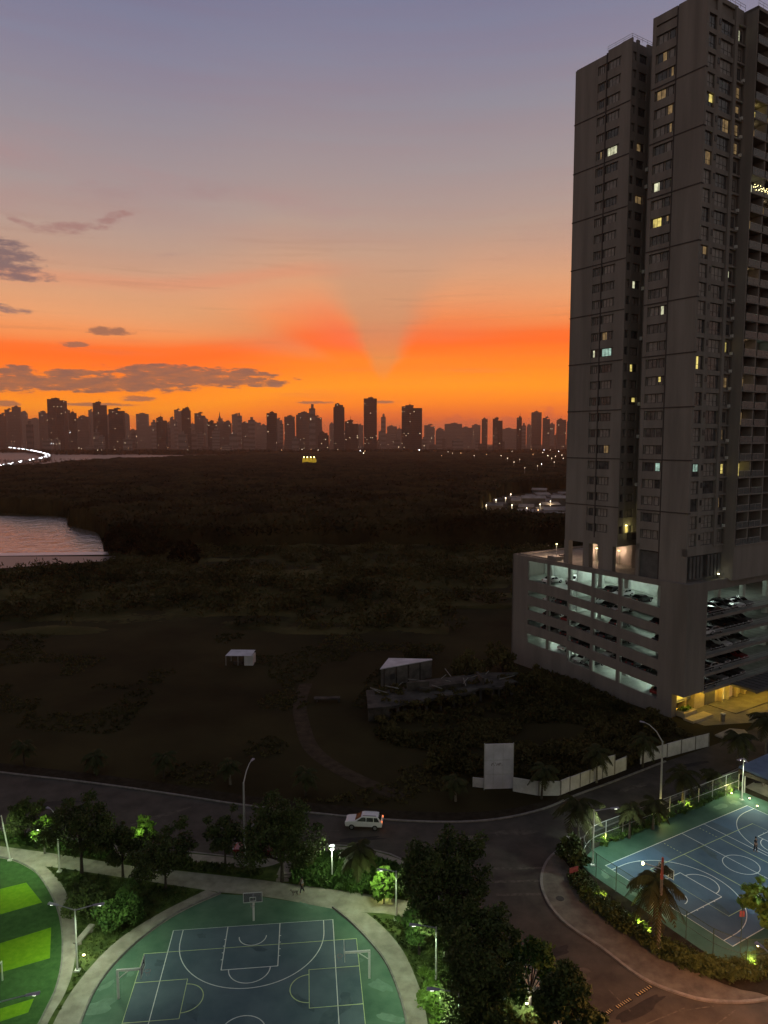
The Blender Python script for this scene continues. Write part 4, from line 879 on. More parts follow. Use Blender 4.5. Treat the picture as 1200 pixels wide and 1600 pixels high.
for k in range(NF):
    if wr.random() < .5: put('air_conditioner', me_ac, tr, (10.85 - 1, -1.0 + .8 - .12, FL0 + FH * k + .11 - 22.5), (0, 0, 0)).scale = (.42, .8, .8)
for k in (22, 21, 16, 15, 12, 8, 6, 3): put('air_conditioner', me_ac, tl, L_(5.4, 12.5, FL0 + FH * k + .8))
rl = TM()
for pts in ([(1.1, 18.2), (1.1, 13.1), (9, 13.1)],):
    for hz in (.3, .65): rl.tube([(*p, TL_ + .4 + hz) for p in pts], .035, 4)
    for a, c in zip(pts, pts[1:]):
        n_ = int((Vector(c) - Vector(a)).length / 1.3)
        for k in range(n_ + 1): q = Vector(a).lerp(Vector(c), k / n_); rl.tube([(q.x, q.y, TL_ + .3), (q.x, q.y, TL_ + 1.05)], .03, 4)
rl.build('roof_railing', MT['metal'], tl)

# ---------------- far skyline
def Z7(x): return x / 2.609
sky_l = [(-60,-38,120,2),(-36,-14,108,1),(-12,0,130,0),(0,25,120,0),(25,52,102,0),(55,85,92,0),(85,115,112,1),(115,158,140,1),(163,200,112,0),(200,262,60,2),(262,285,105,0),(285,315,115,2),(318,365,130,0),(365,385,105,1),(385,438,75,2),(438,450,125,1),(448,507,100,2),(507,527,120,1),
 (527,558,185,1),(558,603,120,1),(603,640,170,1),(640,678,135,2),(678,700,155,1),(695,715,135,1),(713,740,103,1),(743,780,97,2),(780,795,160,1),(795,832,117,0),(832,848,140,1),(848,885,150,2),(885,910,150,3),(910,945,150,0),(947,985,122,1),(985,1020,155,0),(1020,1060,155,1),(1060,1088,165,1),(1088,1127,115,2),(1127,1152,140,1),(1160,1200,130,0)]
sky_r = [(12,55,130,0),(60,120,115,0),(125,165,130,0),(148,190,195,2),(195,215,158,1),(213,257,82,2),(258,310,148,2),(310,333,165,1),(335,388,57,2),(395,430,190,1),(430,470,170,1),(470,490,180,1),(489,571,88,2),(585,625,165,1),(628,665,180,1),(665,735,160,1),(735,775,175,1),(775,810,165,1),
 (815,838,140,0),(860,898,138,2),(900,960,180,1),(960,978,133,2),(1000,1020,165,1),(1020,1058,113,0),(1063,1092,135,0),(1090,1112,160,1),(1123,1158,143,0),(1165,1200,150,1),(1210,1260,130,0),(1280,1320,160,1)]
allb = [(Z7(a), Z7(b_), 600 + Z7(y), k) for a, b_, y, k in sky_l] + [(440 + Z7(a), 440 + Z7(b_), 600 + Z7(y), k) for a, b_, y, k in sky_r]
allb.sort()
ORD = ['first','second','third','fourth','fifth','sixth','seventh','eighth','ninth','tenth','eleventh','twelfth','thirteenth','fourteenth','fifteenth','sixteenth','seventeenth','eighteenth','nineteenth','twentieth']
TENS = {2: 'twenty', 3: 'thirty', 4: 'forty', 5: 'fifty', 6: 'sixty', 7: 'seventy', 8: 'eighty', 9: 'ninety'}
def ordn(i):
    if i < 20: return ORD[i]
    n_ = i + 1; return (TENS[n_ // 10] + ('-' + ORD[n_ % 10 - 1] if n_ % 10 else '')) .replace('y', 'y') if n_ % 10 else TENS[n_ // 10][:-1] + 'ieth'
sr = random.Random(3)
for i, (a, b_, yt, k) in enumerate(allb):
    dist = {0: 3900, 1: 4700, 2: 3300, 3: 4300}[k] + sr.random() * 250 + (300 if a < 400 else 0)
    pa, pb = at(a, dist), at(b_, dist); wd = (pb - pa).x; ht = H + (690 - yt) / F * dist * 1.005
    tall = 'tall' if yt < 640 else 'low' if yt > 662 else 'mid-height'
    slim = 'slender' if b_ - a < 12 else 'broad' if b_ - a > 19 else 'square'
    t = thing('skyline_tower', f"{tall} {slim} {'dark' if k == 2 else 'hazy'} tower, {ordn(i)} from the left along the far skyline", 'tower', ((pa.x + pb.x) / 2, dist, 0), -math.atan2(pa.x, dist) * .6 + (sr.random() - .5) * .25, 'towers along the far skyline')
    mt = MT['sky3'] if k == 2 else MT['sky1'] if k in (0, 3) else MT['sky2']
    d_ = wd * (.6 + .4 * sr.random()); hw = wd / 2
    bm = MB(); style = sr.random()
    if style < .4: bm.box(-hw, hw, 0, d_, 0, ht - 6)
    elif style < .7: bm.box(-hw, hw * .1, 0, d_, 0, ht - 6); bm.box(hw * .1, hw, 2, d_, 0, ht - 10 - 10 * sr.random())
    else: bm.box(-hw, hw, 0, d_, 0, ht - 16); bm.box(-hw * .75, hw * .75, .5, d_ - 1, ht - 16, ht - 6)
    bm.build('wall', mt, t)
    r_ = MB(); x = (sr.random() - .5) * hw * .6; r_.box(x - hw * .45, x + hw * .35, d_ * .2, d_ * .8, ht - 6, ht); 
    r_.box(x - hw * .1, x + hw * .1, d_ * .3, d_ * .6, ht, ht + 3)
    if sr.random() < .45: ax_ = x + hw * .2 * (sr.random() - .5); r_.tube([(ax_, d_ * .45, ht), (ax_, d_ * .45, ht + 9 + 14 * sr.random())], .7, 4)
    r_.build('roof_block', mt, t)
    if k == 3: MB().tube([(0, d_/2, ht), (0, d_/2, ht + 26), (0, d_/2, ht + 60)], [hw * .8, hw * .25, .3], 6).build('spire', mt, t)
me_low = [MB().box(-18, 18, 0, 20, 0, 28).box(-6, 6, 5, 12, 28, 33).mesh('low_block', MT['sky2']), MB().box(-30, 30, 0, 22, 0, 16).mesh('low_block', MT['sky1']), MB().box(-10, 10, 0, 16, 0, 46).box(-4, 4, 4, 12, 46, 51).mesh('low_block', MT['sky1']), MB().box(-14, 14, 0, 18, 0, 62).box(-5,7,3,12,62,68).mesh('low_block', MT['sky2'])]
for i in range(96):
    px = -50 + i * 10.3 + sr.random() * 6; dist = 3100 + sr.random() * 2300; q = at(px, dist)
    o = put('city_block', me_low[sr.randrange(4)], None, (q.x, dist, 0), (0, 0, (sr.random() - .5) * .5)); sc_ = .7 + sr.random() * .9; o.scale = (sc_ * .8, 1, (.6 + 1.9 * sr.random()) * (1.35 if px < 620 else .95))
    tag(o, f'low hazy block at the foot of the skyline, {ordn(i)} from the left', 'building', 'low blocks at the foot of the skyline')

# yellow floodlit building among the mangroves
q = gp(483, 734); hh = 20.5
t = thing('floodlit_building', 'small yellow floodlit building with four lamps on top, standing in the dark forest', 'building', (q.x, q.y, 0))
b = MB(); b.box(-11, 11, 0, 12, 0, hh - 4)
for k in range(4): b.box(-10.5 + k * 5.6, -6.2 + k * 5.6, -.6, 1, hh - 4, hh - 1)
b.build('wall', MT['yellowglow'], t); MB().box(-3, 3, -.8, 0, 0, 9).build('gateway', MT['ruin'], t)
for k in range(4): MB().ball((-8.3 + k * 5.6, -.8, hh + .2), .75, 6, 4).build('lamp', MT['lamp_warm'], t)
# distant lamps: along the far shore, in the village and on the hills
me_sp = {}; lampn = {}
for nm_, mt in (('w', 'spark'), ('c', 'sparkc'), ('r', 'sparkr')):
    me_sp[nm_] = (MB().cyl(0, 0, -7.4, 0, .15, n=5).mesh('pole', MT['metal']), MB().ball((0, 0, 0), 1, 6, 4).mesh('lamp', MT[mt]))
def far_lamp(px, py, kind='w', s=None, z=17.0, label=None, grp='distant street lamps', dist=None):
    q = gp(px, py, z) if dist is None else at(px, dist, z)
    if dist is not None: q.z = H + (690 - py) / F * dist
    lampn[grp] = lampn.get(grp, -1) + 1
    t = thing('distant_lamp', f"{label or 'tiny far-off lamp in the dark below the skyline'}, {ordn(lampn[grp])} from the left", 'lamp', q, 0, grp)
    pm, lm = me_sp[kind]; p_ = put('pole', pm, t); p_.scale = (1, 1, max(.2, q.z / 7.5)); l_ = put('lamp', lm, t); s = s or q.length * .00042; l_.scale = (s,) * 3
lr = random.Random(12)
for px, py, k, sz in sorted([(783,712,'w',1),(800,705,'w',.8),(830,702,'r',.8),(812,718,'w',.8),(793,716,'w',1.2),(803,722,'w',1.2),(848,707,'w',1),(856,712,'w',1.3),(862,716,'w',1),(873,705,'c',.9),(840,728,'w',1),(846,725,'c',1.2),(820,731,'w',.9),(866,722,'w',1),(880,716,'w',1),(700,706,'w',.8),(720,708,'r',.8),(741,712,'w',.9),(760,710,'r',.7),(690,712,'r',.9),(707,708,'w',.7),(655,700,'c',1.4),(568,708,'w',1.5),(563,704,'c',.9),(570,705,'r',.8),
    (850,700,'c',.9),(860,703,'w',.8),(878,711,'w',1.1),(833,710,'r',.7),(868,713,'w',1),(472,699,'w',.8),(486,702,'r',.7),(497,703,'w',.8),(440,703,'r',.8)]):
    far_lamp(px, py + (3 if py < 702 else 0), k, gp(px, max(py, 704), 7).length * .00026 * sz)
for px, py, k, sz in sorted([(80,693,'c',1),(83,693,'c',1),(88,694,'w',1),(93,693,'w',1),(123,700,'w',1),(127,701,'w',.9),(152,703,'w',1.1),(158,703,'w',1),(164,703,'w',.9),(176,704,'w',1.3),(179,702,'w',.8),(187,699,'r',.7),(200,700,'r',.7),(215,705,'w',.8),(230,703,'r',.7),(262,699,'r',.7),(290,690,'r',.7),(293,703,'w',.8),(345,700,'r',.8),(363,677,'w',.8),(410,708,'r',.9),(432,692,'w',.9),(110,676,'c',.9),(66,686,'r',.7),(41,692,'r',.7),(18,690,'r',.7),(240,672,'w',.6),(205,668,'w',.6),(330,684,'r',.6)]):
    far_lamp(px, py, k, 0.85 * sz, dist=3000, label='tiny lamp glinting among the skyline towers', grp='lamps along the far shore')
# shore tree line under the skyline
V, Fl = [], []
n = 30000; g2 = np.random.default_rng(8); px_ = g2.random(n) * 1250 - 150; dist_ = 2500 + 900 * g2.random(n)
X = (px_ - 600) / F / 1.0046 * dist_; C = np.stack([X, dist_, 4 + 9 * vnoise(X, dist_ * .3, 70, 4) * g2.random(n)], 1)
ok = ~((px_ < 60) & (dist_ < 2900)); C = C[ok]
V, Fl = leaves(C, np.full(len(C), 4.0), 30000, 7.0, 9, .3, .8)
tag(npmesh('shore_woods', V, Fl, MT['mangrove']), 'dark woods along the far shore at the foot of the skyline', 'woods', kind='stuff')
# causeway with its stream of headlights
cw = [(-160,752,2),(-60,738,3),(0,728,4),(40,720.5,6),(68,715.5,8),(75,711.5,9),(66,707.5,10),(44,703,11),(20,700,12),(5,698.5,13),(-30,697,14)]
cwp = smoothpoly([gp(x, y, z) for x, y, z in cw], 8)
cb = MB()
for a, c in zip(cwp, cwp[1:]):
    d = (c - a).normalized(); q = Vector((-d.y, d.x, 0)) * 9
    cb.hexa([a - q - Vector((0,0,2.0)), c - q - Vector((0,0,2.0)), c + q - Vector((0,0,2.0)), a + q - Vector((0,0,2.0))], [a - q, c - q, c + q, a + q])
for i in range(0, len(cwp), 3): cb.cyl(cwp[i].x, cwp[i].y, -1, max(cwp[i].z - 2, .5), 1.6, n=8)
struct('causeway', cb, MT['kerb'])
cum = [0.0]
for a, c in zip(cwp, cwp[1:]): cum.append(cum[-1] + (c - a).length)
def along(s):
    for i in range(len(cum) - 1):
        if cum[i+1] >= s: f_ = (s - cum[i]) / max(cum[i+1] - cum[i], 1e-6); return cwp[i].lerp(cwp[i+1], f_), (cwp[i+1] - cwp[i]).normalized()
    return cwp[-1], (cwp[-1] - cwp[-2]).normalized()
me_fc = MB().box(-2.2, 2.2, -.9, .9, .3, 1.1).box(-1.1, 1.3, -.8, .8, 1.1, 1.7).mesh('body', MT['carsilver']); me_fh = MB().ball((0, 0, 0), 1, 6, 4).mesh('headlight', MT['sparkc'])
s0 = 60.0; i = 0
while s0 < cum[-1] - 30 and i < 95 and i < 98:
    p_, d = along(s0); q = Vector((-d.y, d.x, 0)) * (4 if i % 3 else -4)
    t = thing('distant_car', f'tiny headlit car, {ordn(i)} from the near end of the causeway traffic', 'car', p_ + q, math.atan2(d.y, d.x), 'cars on the causeway')
    put('body', me_fc, t)
    hs = p_.length * (.00022 + .00016 * lr.random()) 
    for yy_ in (-.8, .8): h_ = put('headlight', me_fh, t, (-2.3, yy_, .8 + hs * .5)); h_.scale = (hs,) * 3
    s0 += (26 + 30 * lr.random()) * (p_.length / 1900); i += 1

# hillside village by the forest
vr = random.Random(4)
me_h = []
for wd, dp, ht in ((12, 9, 3.4), (22, 12, 4.2), (9, 8, 3.2), (16, 9, 6.0)):
    wm = MB().box(-wd/2, wd/2, 0, dp, 0, ht).mesh('wall', MT['housewall'])
    rm = MB().hexa([(-wd/2-.6,-.7,ht),(wd/2+.6,-.7,ht),(wd/2+.6,dp/2,ht+1.6),(-wd/2-.6,dp/2,ht+1.6)], [(-wd/2-.6,-.7,ht+.18),(wd/2+.6,-.7,ht+.18),(wd/2+.6,dp/2,ht+1.8),(-wd/2-.6,dp/2,ht+1.8)]).hexa([(-wd/2-.6,dp/2,ht+1.6),(wd/2+.6,dp/2,ht+1.6),(wd/2+.6,dp+.7,ht),(-wd/2-.6,dp+.7,ht)], [(-wd/2-.6,dp/2,ht+1.8),(wd/2+.6,dp/2,ht+1.8),(wd/2+.6,dp+.7,ht+.18),(-wd/2-.6,dp+.7,ht+.18)]).mesh('roof', MT['roofhouse'])
    wnm = MB().box(-wd*.3, -wd*.3+1.3, -.05, 0, 1, 2.3).mesh('window', MT['glass']); me_h.append((wm, rm, wnm))
houses = [(758,800,1,'long low house with a lit front at the left end of the village'),(802,812,1,'wide flat-roofed house nearest the forest in the village'),(762,791,0,'low roof behind the long house at the left of the village'),(795,786,2,'small house behind the wide flat roof in the village'),(812,790,0,'small house under the village lamp post'),(834,792,3,'taller house in the middle of the village'),
    (850,780,0,'pale roof at the back of the village'),(868,784,0,'small house at the back right of the village'),(862,797,0,'low house right of the village centre'),(866,806,0,'house beside the tower edge, low in the village'),(876,815,2,'small shed at the lower right of the village'),(858,812,2,'tiny shed below the right-hand houses of the village'),(880,792,3,'house half hidden behind the apartment tower'),
    (842,772,0,'small roof highest up in the village'),(905,790,0,'village house hidden behind the tower'),(822,800,2,'tiny house in the dark middle of the village')]
for px, py, k, lab in houses[:14] + houses[15:]:
    q = gp(px, py, 0); q.z = 0; t = thing('village_house', lab, 'house', q, (vr.random() - .5) * .8, 'village houses beyond the forest')
    wm, rm, wnm = me_h[k]; put('wall', wm, t); put('roof', rm, t); put('window', wnm, t)
for i, (px, py) in enumerate(sorted([(778,787),(786,794),(806,784),(818,786),(828,780),(838,783),(846,790),(856,788),(872,778),(880,776),(848,802),(838,806),(876,802),(826,806)])):
    t = thing('village_house', f'small pale-roofed village house, {ordn(i)} from the left between the longer roofs', 'house', gp(px, py), (vr.random() - .5) * 1.2, 'village houses beyond the forest')
    wm, rm, wnm = me_h[(0, 2)[i % 2]]; put('wall', wm, t); put('roof', rm, t); put('window', wnm, t); t.scale = (.8, .8, .8)
for px, py, k, sz in sorted([(752,785,'w',.3),(757,785,'w',.26),(760,789,'w',.24),(775,781,'w',.33),(790,778,'w',.36),(798,772,'w',.28),(800,789,'w',.3),(823,794,'w',.34),(844,788,'w',.34),(860,783,'w',.24),(860,790,'w',.2),(841,797,'r',.3),(721,808,'r',.24),(737,798,'r',.22)]):
    far_lamp(px, py, k, sz * .95, z=6.0, label='small lit lamp among the village roofs', grp='village lamps')
    if k == 'w' and sz > .22: light('village_light', None, gp(px, py, 6) - Vector((0, 1.5, .5)), 700, (1, .8, .5), size=.3)
q = gp(768, 806, 2); t = MB().box(-1.6, 1.6, -.1, .1, -1, .3).build('blue_sign', MT['gymblue'], None, loc=(q.x, q.y, 2)); tag(t, 'small glowing blue sign on the front of the village house', 'sign')

# ---------------- things on the dark field
q = gp(378, 1037)
t = thing('field_shelter', 'white canopy shelter with a boxy end standing alone on the dark field', 'shelter', (q.x, q.y, 0), -.03); t.scale = (.86, .86, .86)
b = MB(); b.hexa([(-3.6,-1.6,2.35),(2.6,-1.6,2.35),(2.9,2.2,2.75),(-3.1,2.2,2.75)], [(-3.6,-1.6,2.43),(2.6,-1.6,2.43),(2.9,2.2,2.83),(-3.1,2.2,2.83)]); b.build('canopy', MT['sheet'], t)
for x, y in ((-3.5, -1.5), (-.6, -1.5), (-3.1, 2.0)): MB().cyl(x, y, 0, 2.4, .06, n=6).build('post', MT['metal'], t)
MB().box(.9, 3.0, -1.45, 1.8, 0, 2.32).build('cabin', MT['wallwhite'], t); MB().box(-1.9, .3, -.9, .1, 0, .7).build('table', MT['bark'], t)
q = gp(511, 1096)
t = thing('field_bench', 'long low platform bench on the dark field between the shelter and the ruin', 'bench', (q.x, q.y, 0), .03)
MB().box(-2.3, 2.3, -.6, .6, .55, .75).build('seat', MT['ruin'], t)
for x in (-2.0, 1.9): MB().box(x, x + .35, -.5, .5, 0, .55).build('leg', MT['ruin'], t)
q = gp(597, 1072)
t = thing('roofless_building', 'abandoned concrete building with a white triangular roof on the dark plot', 'building', (q.x, q.y, 0))
A_, B2, C2 = [(gp(x, y, 3.6) - q).to_2d() for x, y in ((595, 1045), (673, 1031), (608, 1029))]
MB().prism([A_, B2, (B2.x + .3, B2.y + .4), (C2.x, C2.y)], 0, 3.5).build('wall', MT['ruinl'], t)
MB().prism([(A_.x - .15, A_.y - .2), (B2.x + .3, B2.y), (B2.x + .3, B2.y + .5), (C2.x - .1, C2.y + .2)], 3.5, 3.66).build('roof', MT['sheet'], t)
d_ = (B2 - A_).normalized(); n_ = Vector((d_.y, -d_.x))
for k in range(4):
    p_ = A_ + d_ * (.6 + k * (B2 - A_).length / 4.2); MB().prism([p_, p_ + d_ * .25, p_ + d_ * .25 + n_ * .1, p_ + n_ * .1], 0, 3.48).build('pilaster', MT['ruin'], t)
MB().prism([A_ + d_ * 2 + n_ * .02, A_ + d_ * 3.1 + n_ * .02, A_ + d_ * 3.1 + n_ * .05, A_ + d_ * 2 + n_ * .05], 1.2, 2.2).build('window', MT['frame'], t)
q = gp(575, 1128)
t = thing('ruined_building', 'long roofless ruin of broken slabs and stub columns right of the white-roofed building', 'ruin', (q.x, q.y, 0), .17)
b = MB(); b.prism([(0,0),(5,.4),(6,1.4),(9,1.2),(13,3.6),(18,4.2),(21,6.6),(25,6.4),(29,9.0),(28,12),(31,14),(24,15),(17,12.2),(10,12),(7,8.4),(1,9)], 1.9, 2.3); b.build('slab', MT['ruin'], t)
b = MB().prism([(10,6),(19,8),(20,12),(11,10.5)], 2.3, 3.0); b.build('upper_slab', MT['ruin'], t)
b = MB()
rr2 = random.Random(9)
for k in range(22):
    x = 1 + k * 1.32; y = .3 + (x / 29) ** 1.7 * 8 ; hgt_ = 1.0 + 1.5 * rr2.random()
    if rr2.random() < .65: MB().box(x, x + .3 + .3 * rr2.random(), y + .2 + rr2.random(), y + .7 + rr2.random(), 0, hgt_).build('column', MT['ruin'], t)
MB().box(.1, 3.6, .25, .6, 0, 1.9).build('wall', MT['ruin'], t); MB().box(8, 12, 7, 7.4, 2.3, 3.9).build('wall', MT['ruin'], t); MB().box(22, 22.4, 8, 12, 2.3, 3.6).build('wall', MT['ruin'], t)
V, Fl = leaves([(2 + rr2.random() * 26, 1 + rr2.random() * 11, 2.2) for _ in range(60)] + [(rr2.random() * 30, rr2.random() * 5 - 1.5 + 0, .6) for _ in range(50)], [.9] * 110, 6000, .4, 33, .2, .7)
npmesh('weeds', V, Fl, MT['scrub'], t)['kind'] = 'stuff'
b = MB()
for k in range(16): 
    x = 2 + rr2.random() * 24; y = 2 + x * .22 + rr2.random() * 6; a = rr2.random() * 3; l_ = 1 + rr2.random() * 2.5
    b.tube([(x, y, 3.0), (x + l_ * math.cos(a), y + l_ * math.sin(a), 3.05 + rr2.random() * .5)], .09, 4)
b.build('rubble', MT['kerb'], t)['kind'] = 'stuff'
for i, (px, py, s) in enumerate([(690,1190,1.0),(640,1218,.7),(730,1150,.9),(820,1150,1.0),(860,1120,1.2),(700,1045,.8),(900,1150,1.1)]):
    pass
q = gp(779, 1234)
t = thing('billboard', 'tall blank white billboard of sheet panels at the end of the white wall', 'billboard', (q.x, q.y, 0), .06)
b = MB(); b.box(-1.95, 1.95, 0, .12, .15, 6.3); b.build('panel', MT['sheet'], t)
b = MB()
for x in (-.72, .55): b.box(x-.02, x+.02, -.02, 0, .15, 6.3)
for z in (2.15, 4.1): b.box(-1.95, 1.95, -.022, 0, z-.02, z+.02)
b.box(-1.97,-1.9,-.03,.14,0,6.4).box(1.9,1.97,-.03,.14,0,6.4); b.build('seam', MT['metal'], t)
b = MB(); gx = -.65
for k in range(9): b.tube([(-1.0 + k*.17, -.03, 3.35 + (k % 2) * .35), (-.92 + k*.17, -.03, 3.7 - (k % 3) * .15)], .035, 4)
b.build('graffiti', MT['plaster'], t)
# white boundary wall: panels stepping along the plot
wp = [(738,1229),(757,1231),(801,1236),(842,1243),(876,1243),(890,1237),(906,1231),(921,1225),(941,1216),(960,1211),(978,1203),(1000,1194),(1020,1189),(1042,1183),(1064,1177),(1086,1171),(1107,1166)]
t = thing('boundary_wall', 'white concrete panel wall with gaps running along the road to the tower gate', 'wall', gp(876, 1243)); O = gp(876, 1243)
for i, (a, c) in enumerate(zip(wp, wp[1:])):
    if i in (1, 10): continue
    A_, C2 = gp(*a) - O, gp(*c) - O; d = (C2 - A_).normalized(); q = Vector((-d.y, d.x, 0)) * .06; hh = [1.3, 0, 1.9, 1.95, 2.05, 2.0, 2.0, 1.95, 2.9, 2.0, 0, 2.35, 2.0, 2.05, 2.0, 2.0][i]
    A_ = A_ + d * .04; C2 = C2 - d * .04
    MB().hexa([A_ - q, C2 - q, C2 + q, A_ + q], [p + Vector((0, 0, hh)) for p in (A_ - q, C2 - q, C2 + q, A_ + q)]).build('panel', MT['wallwhite'], t)
    MB().box(C2.x - .07, C2.x + .1, C2.y - .1, C2.y + .1, 0, hh + .05).build('post', MT['kerb'], t)
# gym canopy by the right-hand court
q = gp(1165, 1238, .12)
t = thing('gym_canopy', 'blue corrugated shade roof over the lit exercise corner', 'canopy', (q.x, q.y, .12), RZ)
b = MB()
for k in range(34):
    x0 = -.8 + k * .32; b.hexa([(x0, -8.6, 3.0), (x0 + .24, -8.6, 3.0), (x0 + .24, .6, 3.45), (x0, .6, 3.45)], [(x0 + .05, -8.6, 3.12), (x0 + .19, -8.6, 3.12), (x0 + .19, .6, 3.57), (x0 + .05, .6, 3.57)])
b.hexa([(-.85,-8.65,2.86),(10.2,-8.65,2.86),(10.2,.65,3.32),(-.85,.65,3.32)],[(-.85,-8.65,2.97),(10.2,-8.65,2.97),(10.2,.65,3.43),(-.85,.65,3.43)]); b.build('roof', MT['blueroof'], t)
b = MB().box(-.9, 10.2, -8.75, -8.66, 2.6, 3.1).box(-.95, -.86, -8.75, .6, 2.6, 3.2); b.build('fascia', MT['bark'], t)
for x, y in ((-.3, 0), (-.3, -8), (4.7, 0), (9.7, 0), (9.7, -8)): MB().cyl(x, y, 0, 2.9, .09, n=8).build('post', MT['metal'], t)
light('canopy_lamp', t, (2.5, -2.0, 2.5), 200, (.95, 1, .62), size=.2); put('downlight', me_disc, t, (2.5, -2.0, 2.9))
struct('gym_floor', MB().prism([cB.p(-3.2, 30), cB.p(20, 29.6), cB.p(24, 48), cB.p(2, 48), cB.p(-4, 40)], .17, .17), MT['drive'])
t = thing('exercise_machine', 'white exercise machine standing under the blue canopy', 'exercise machine', fw(0, 0)); t.location = gp(1183, 1216, .17); t.location = gp(1186, 1222, .17)
MB().box(-.7, .7, -.3, .3, 0, .12).build('base', MT['rubber'], t); MB().tube([(0, 0, .1), (0, 0, 1.5), (.5, 0, 1.7)], .06, 6).build('frame', MT['metal_w'], t); MB().box(-.35, .1, -.2, .2, .5, .62).build('seat', MT['palecloth'], t)

# ================================================================== PLANTS
def tree(name, label, cat, base, h, rad, lean=(0, 0), n=4200, leaf=.34, mt='leaf', bark='bark', seed=1, lo=.35, group=None, squash=.8, nb=9, cl=1.0):
    rg = random.Random(seed); t = thing(name, label, cat, base, rg.random() * 6, group)
    b = MB(); th = h * lo; tr_ = max(.05, h * .022)
    top = Vector((lean[0], lean[1], th)); b.tube([(0, 0, 0), (lean[0] * .4, lean[1] * .4, th * .5), top], [tr_ * 1.3, tr_, tr_ * .85], 7)
    cs = []; rs = []
    for k in range(nb):
        a = k * 2.399 + rg.random() * .8; f_ = (k + .5) / nb; zz_ = th + (h - th) * (.12 + .80 * f_ * (.8 + .25 * rg.random()))
        rr_ = rad * math.sin(min(math.pi, (.25 + .70 * f_) * math.pi * .95)) * (.5 + .45 * rg.random())
        e = Vector((lean[0] + rr_ * math.cos(a), lean[1] + rr_ * math.sin(a), zz_)); m_ = top.lerp(e, .5) + Vector((0, 0, (e.z - th) * .12))
        b.tube([top - Vector((0, 0, th * .15 * rg.random())), m_, e], [tr_ * .6, tr_ * .36, tr_ * .12], 5)
        cs.append(e); rs.append(rad * (.30 + .20 * rg.random()) * cl)
        for j in range(2):
            d = Vector((rg.random() - .5, rg.random() - .5, rg.random() - .3)) * rad * .9; cs.append(e + d); rs.append(rad * (.14 + .14 * rg.random()))
            b.tube([m_, e + d * .9], [tr_ * .2, tr_ * .07], 4)
    b.build('trunk', MT[bark], t)
    V, Fl = leaves([tuple(c) for c in cs], rs, n, leaf, seed, .25, squash); npmesh('crown', V, Fl, MT[mt], t)
    return t
D = .12
tree('park_tree', 'wide dark tree rising from the lawn between the lit path and the round green field', 'tree', gp(128,1364,D), 7.4, 3.6, seed=2, n=9000, nb=12, leaf=.22)
tree('park_tree', 'slim dark forked tree right of the wide one by the left path', 'tree', gp(192,1371,D), 5.6, 1.9, seed=3, n=5000, leaf=.2)
tree('park_tree', 'low spreading dark tree at the edge of the lawn, left of the basketball court', 'tree', gp(259,1389,D), 5.4, 3.3, seed=4, n=6000, squash=.6, leaf=.22, nb=12)
tree('park_tree', 'thin dark tree by the hedge near the left edge, beside the leaning pole', 'tree', gp(40,1316,D), 5.0, 2.0, seed=5, n=3600, leaf=.2)
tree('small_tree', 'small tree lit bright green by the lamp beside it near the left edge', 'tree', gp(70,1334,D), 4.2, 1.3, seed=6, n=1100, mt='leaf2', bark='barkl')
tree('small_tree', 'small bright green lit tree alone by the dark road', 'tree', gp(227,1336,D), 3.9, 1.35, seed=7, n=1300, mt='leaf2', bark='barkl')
tree('park_tree', 'dark shaggy tree left of the tall unlit street light', 'tree', gp(352,1352,D), 5.0, 2.2, seed=8, n=4600, leaf=.2)
tree('park_tree', 'big dark round tree beside the steps up to the road', 'tree', gp(441,1377,D), 8.0, 4.0, seed=9, n=11000, nb=14, lo=.28, leaf=.23)
tree('shrub', 'light green airy shrub on the lawn behind the concrete bench', 'shrub', gp(190,1448,D), 3.2, 2.2, seed=10, n=3800, lo=.12, leaf=.22, mt='hedge', nb=10)
tree('shrub', 'darker shrub beside the curved path, above the two-armed lamp', 'shrub', gp(130,1430,D), 2.7, 2.0, seed=11, n=3000, lo=.12, leaf=.22, mt='leaf', nb=10)
tree('big_tree', 'tallest dark tree in the clump between the court and the side road', 'tree', gp(697,1500,D), 12.0, 3.7, seed=12, n=11500, nb=16, lo=.22, leaf=.24)
tree('big_tree', 'broad dark tree leaning over the side road, right in the clump', 'tree', gp(742,1570,D), 9.6, 3.2, seed=13, n=9500, nb=15, lo=.22, leaf=.24)
tree('big_tree', 'dark leafy tree nearest the bottom of the clump', 'tree', gp(742,1660,D), 9.0, 3.2, seed=14, n=10000, nb=13, lo=.2, leaf=.23)
tree('big_tree', 'round dark tree at the bottom, on the corner of the side road', 'tree', gp(882,1660,D), 7.6, 2.4, seed=15, n=8500, nb=12, lo=.25, leaf=.22)
tree('small_tree', 'young bushy tree at the left of the clump, below the first side lamp', 'tree', gp(655,1430,D), 6.0, 2.4, seed=16, n=6000, mt='leaf', leaf=.24)
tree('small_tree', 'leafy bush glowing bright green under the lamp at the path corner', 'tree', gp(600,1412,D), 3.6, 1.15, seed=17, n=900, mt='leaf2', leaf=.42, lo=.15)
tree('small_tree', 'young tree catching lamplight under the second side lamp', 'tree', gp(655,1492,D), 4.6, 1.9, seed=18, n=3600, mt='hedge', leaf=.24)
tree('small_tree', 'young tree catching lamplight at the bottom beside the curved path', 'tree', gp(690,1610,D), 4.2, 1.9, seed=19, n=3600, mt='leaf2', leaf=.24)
tree('shrub', 'pale flowering shrub lit behind the dark clump at the bottom', 'shrub', gp(828,1570,D), 6.0, 2.6, seed=20, n=3000, mt='hedge', leaf=.28, lo=.2)
tree('small_tree', 'bright green leafy tree at the right edge by the court fence', 'tree', gp(1202,1462,D), 4.4, 1.9, seed=21, n=2200, mt='leaf2')
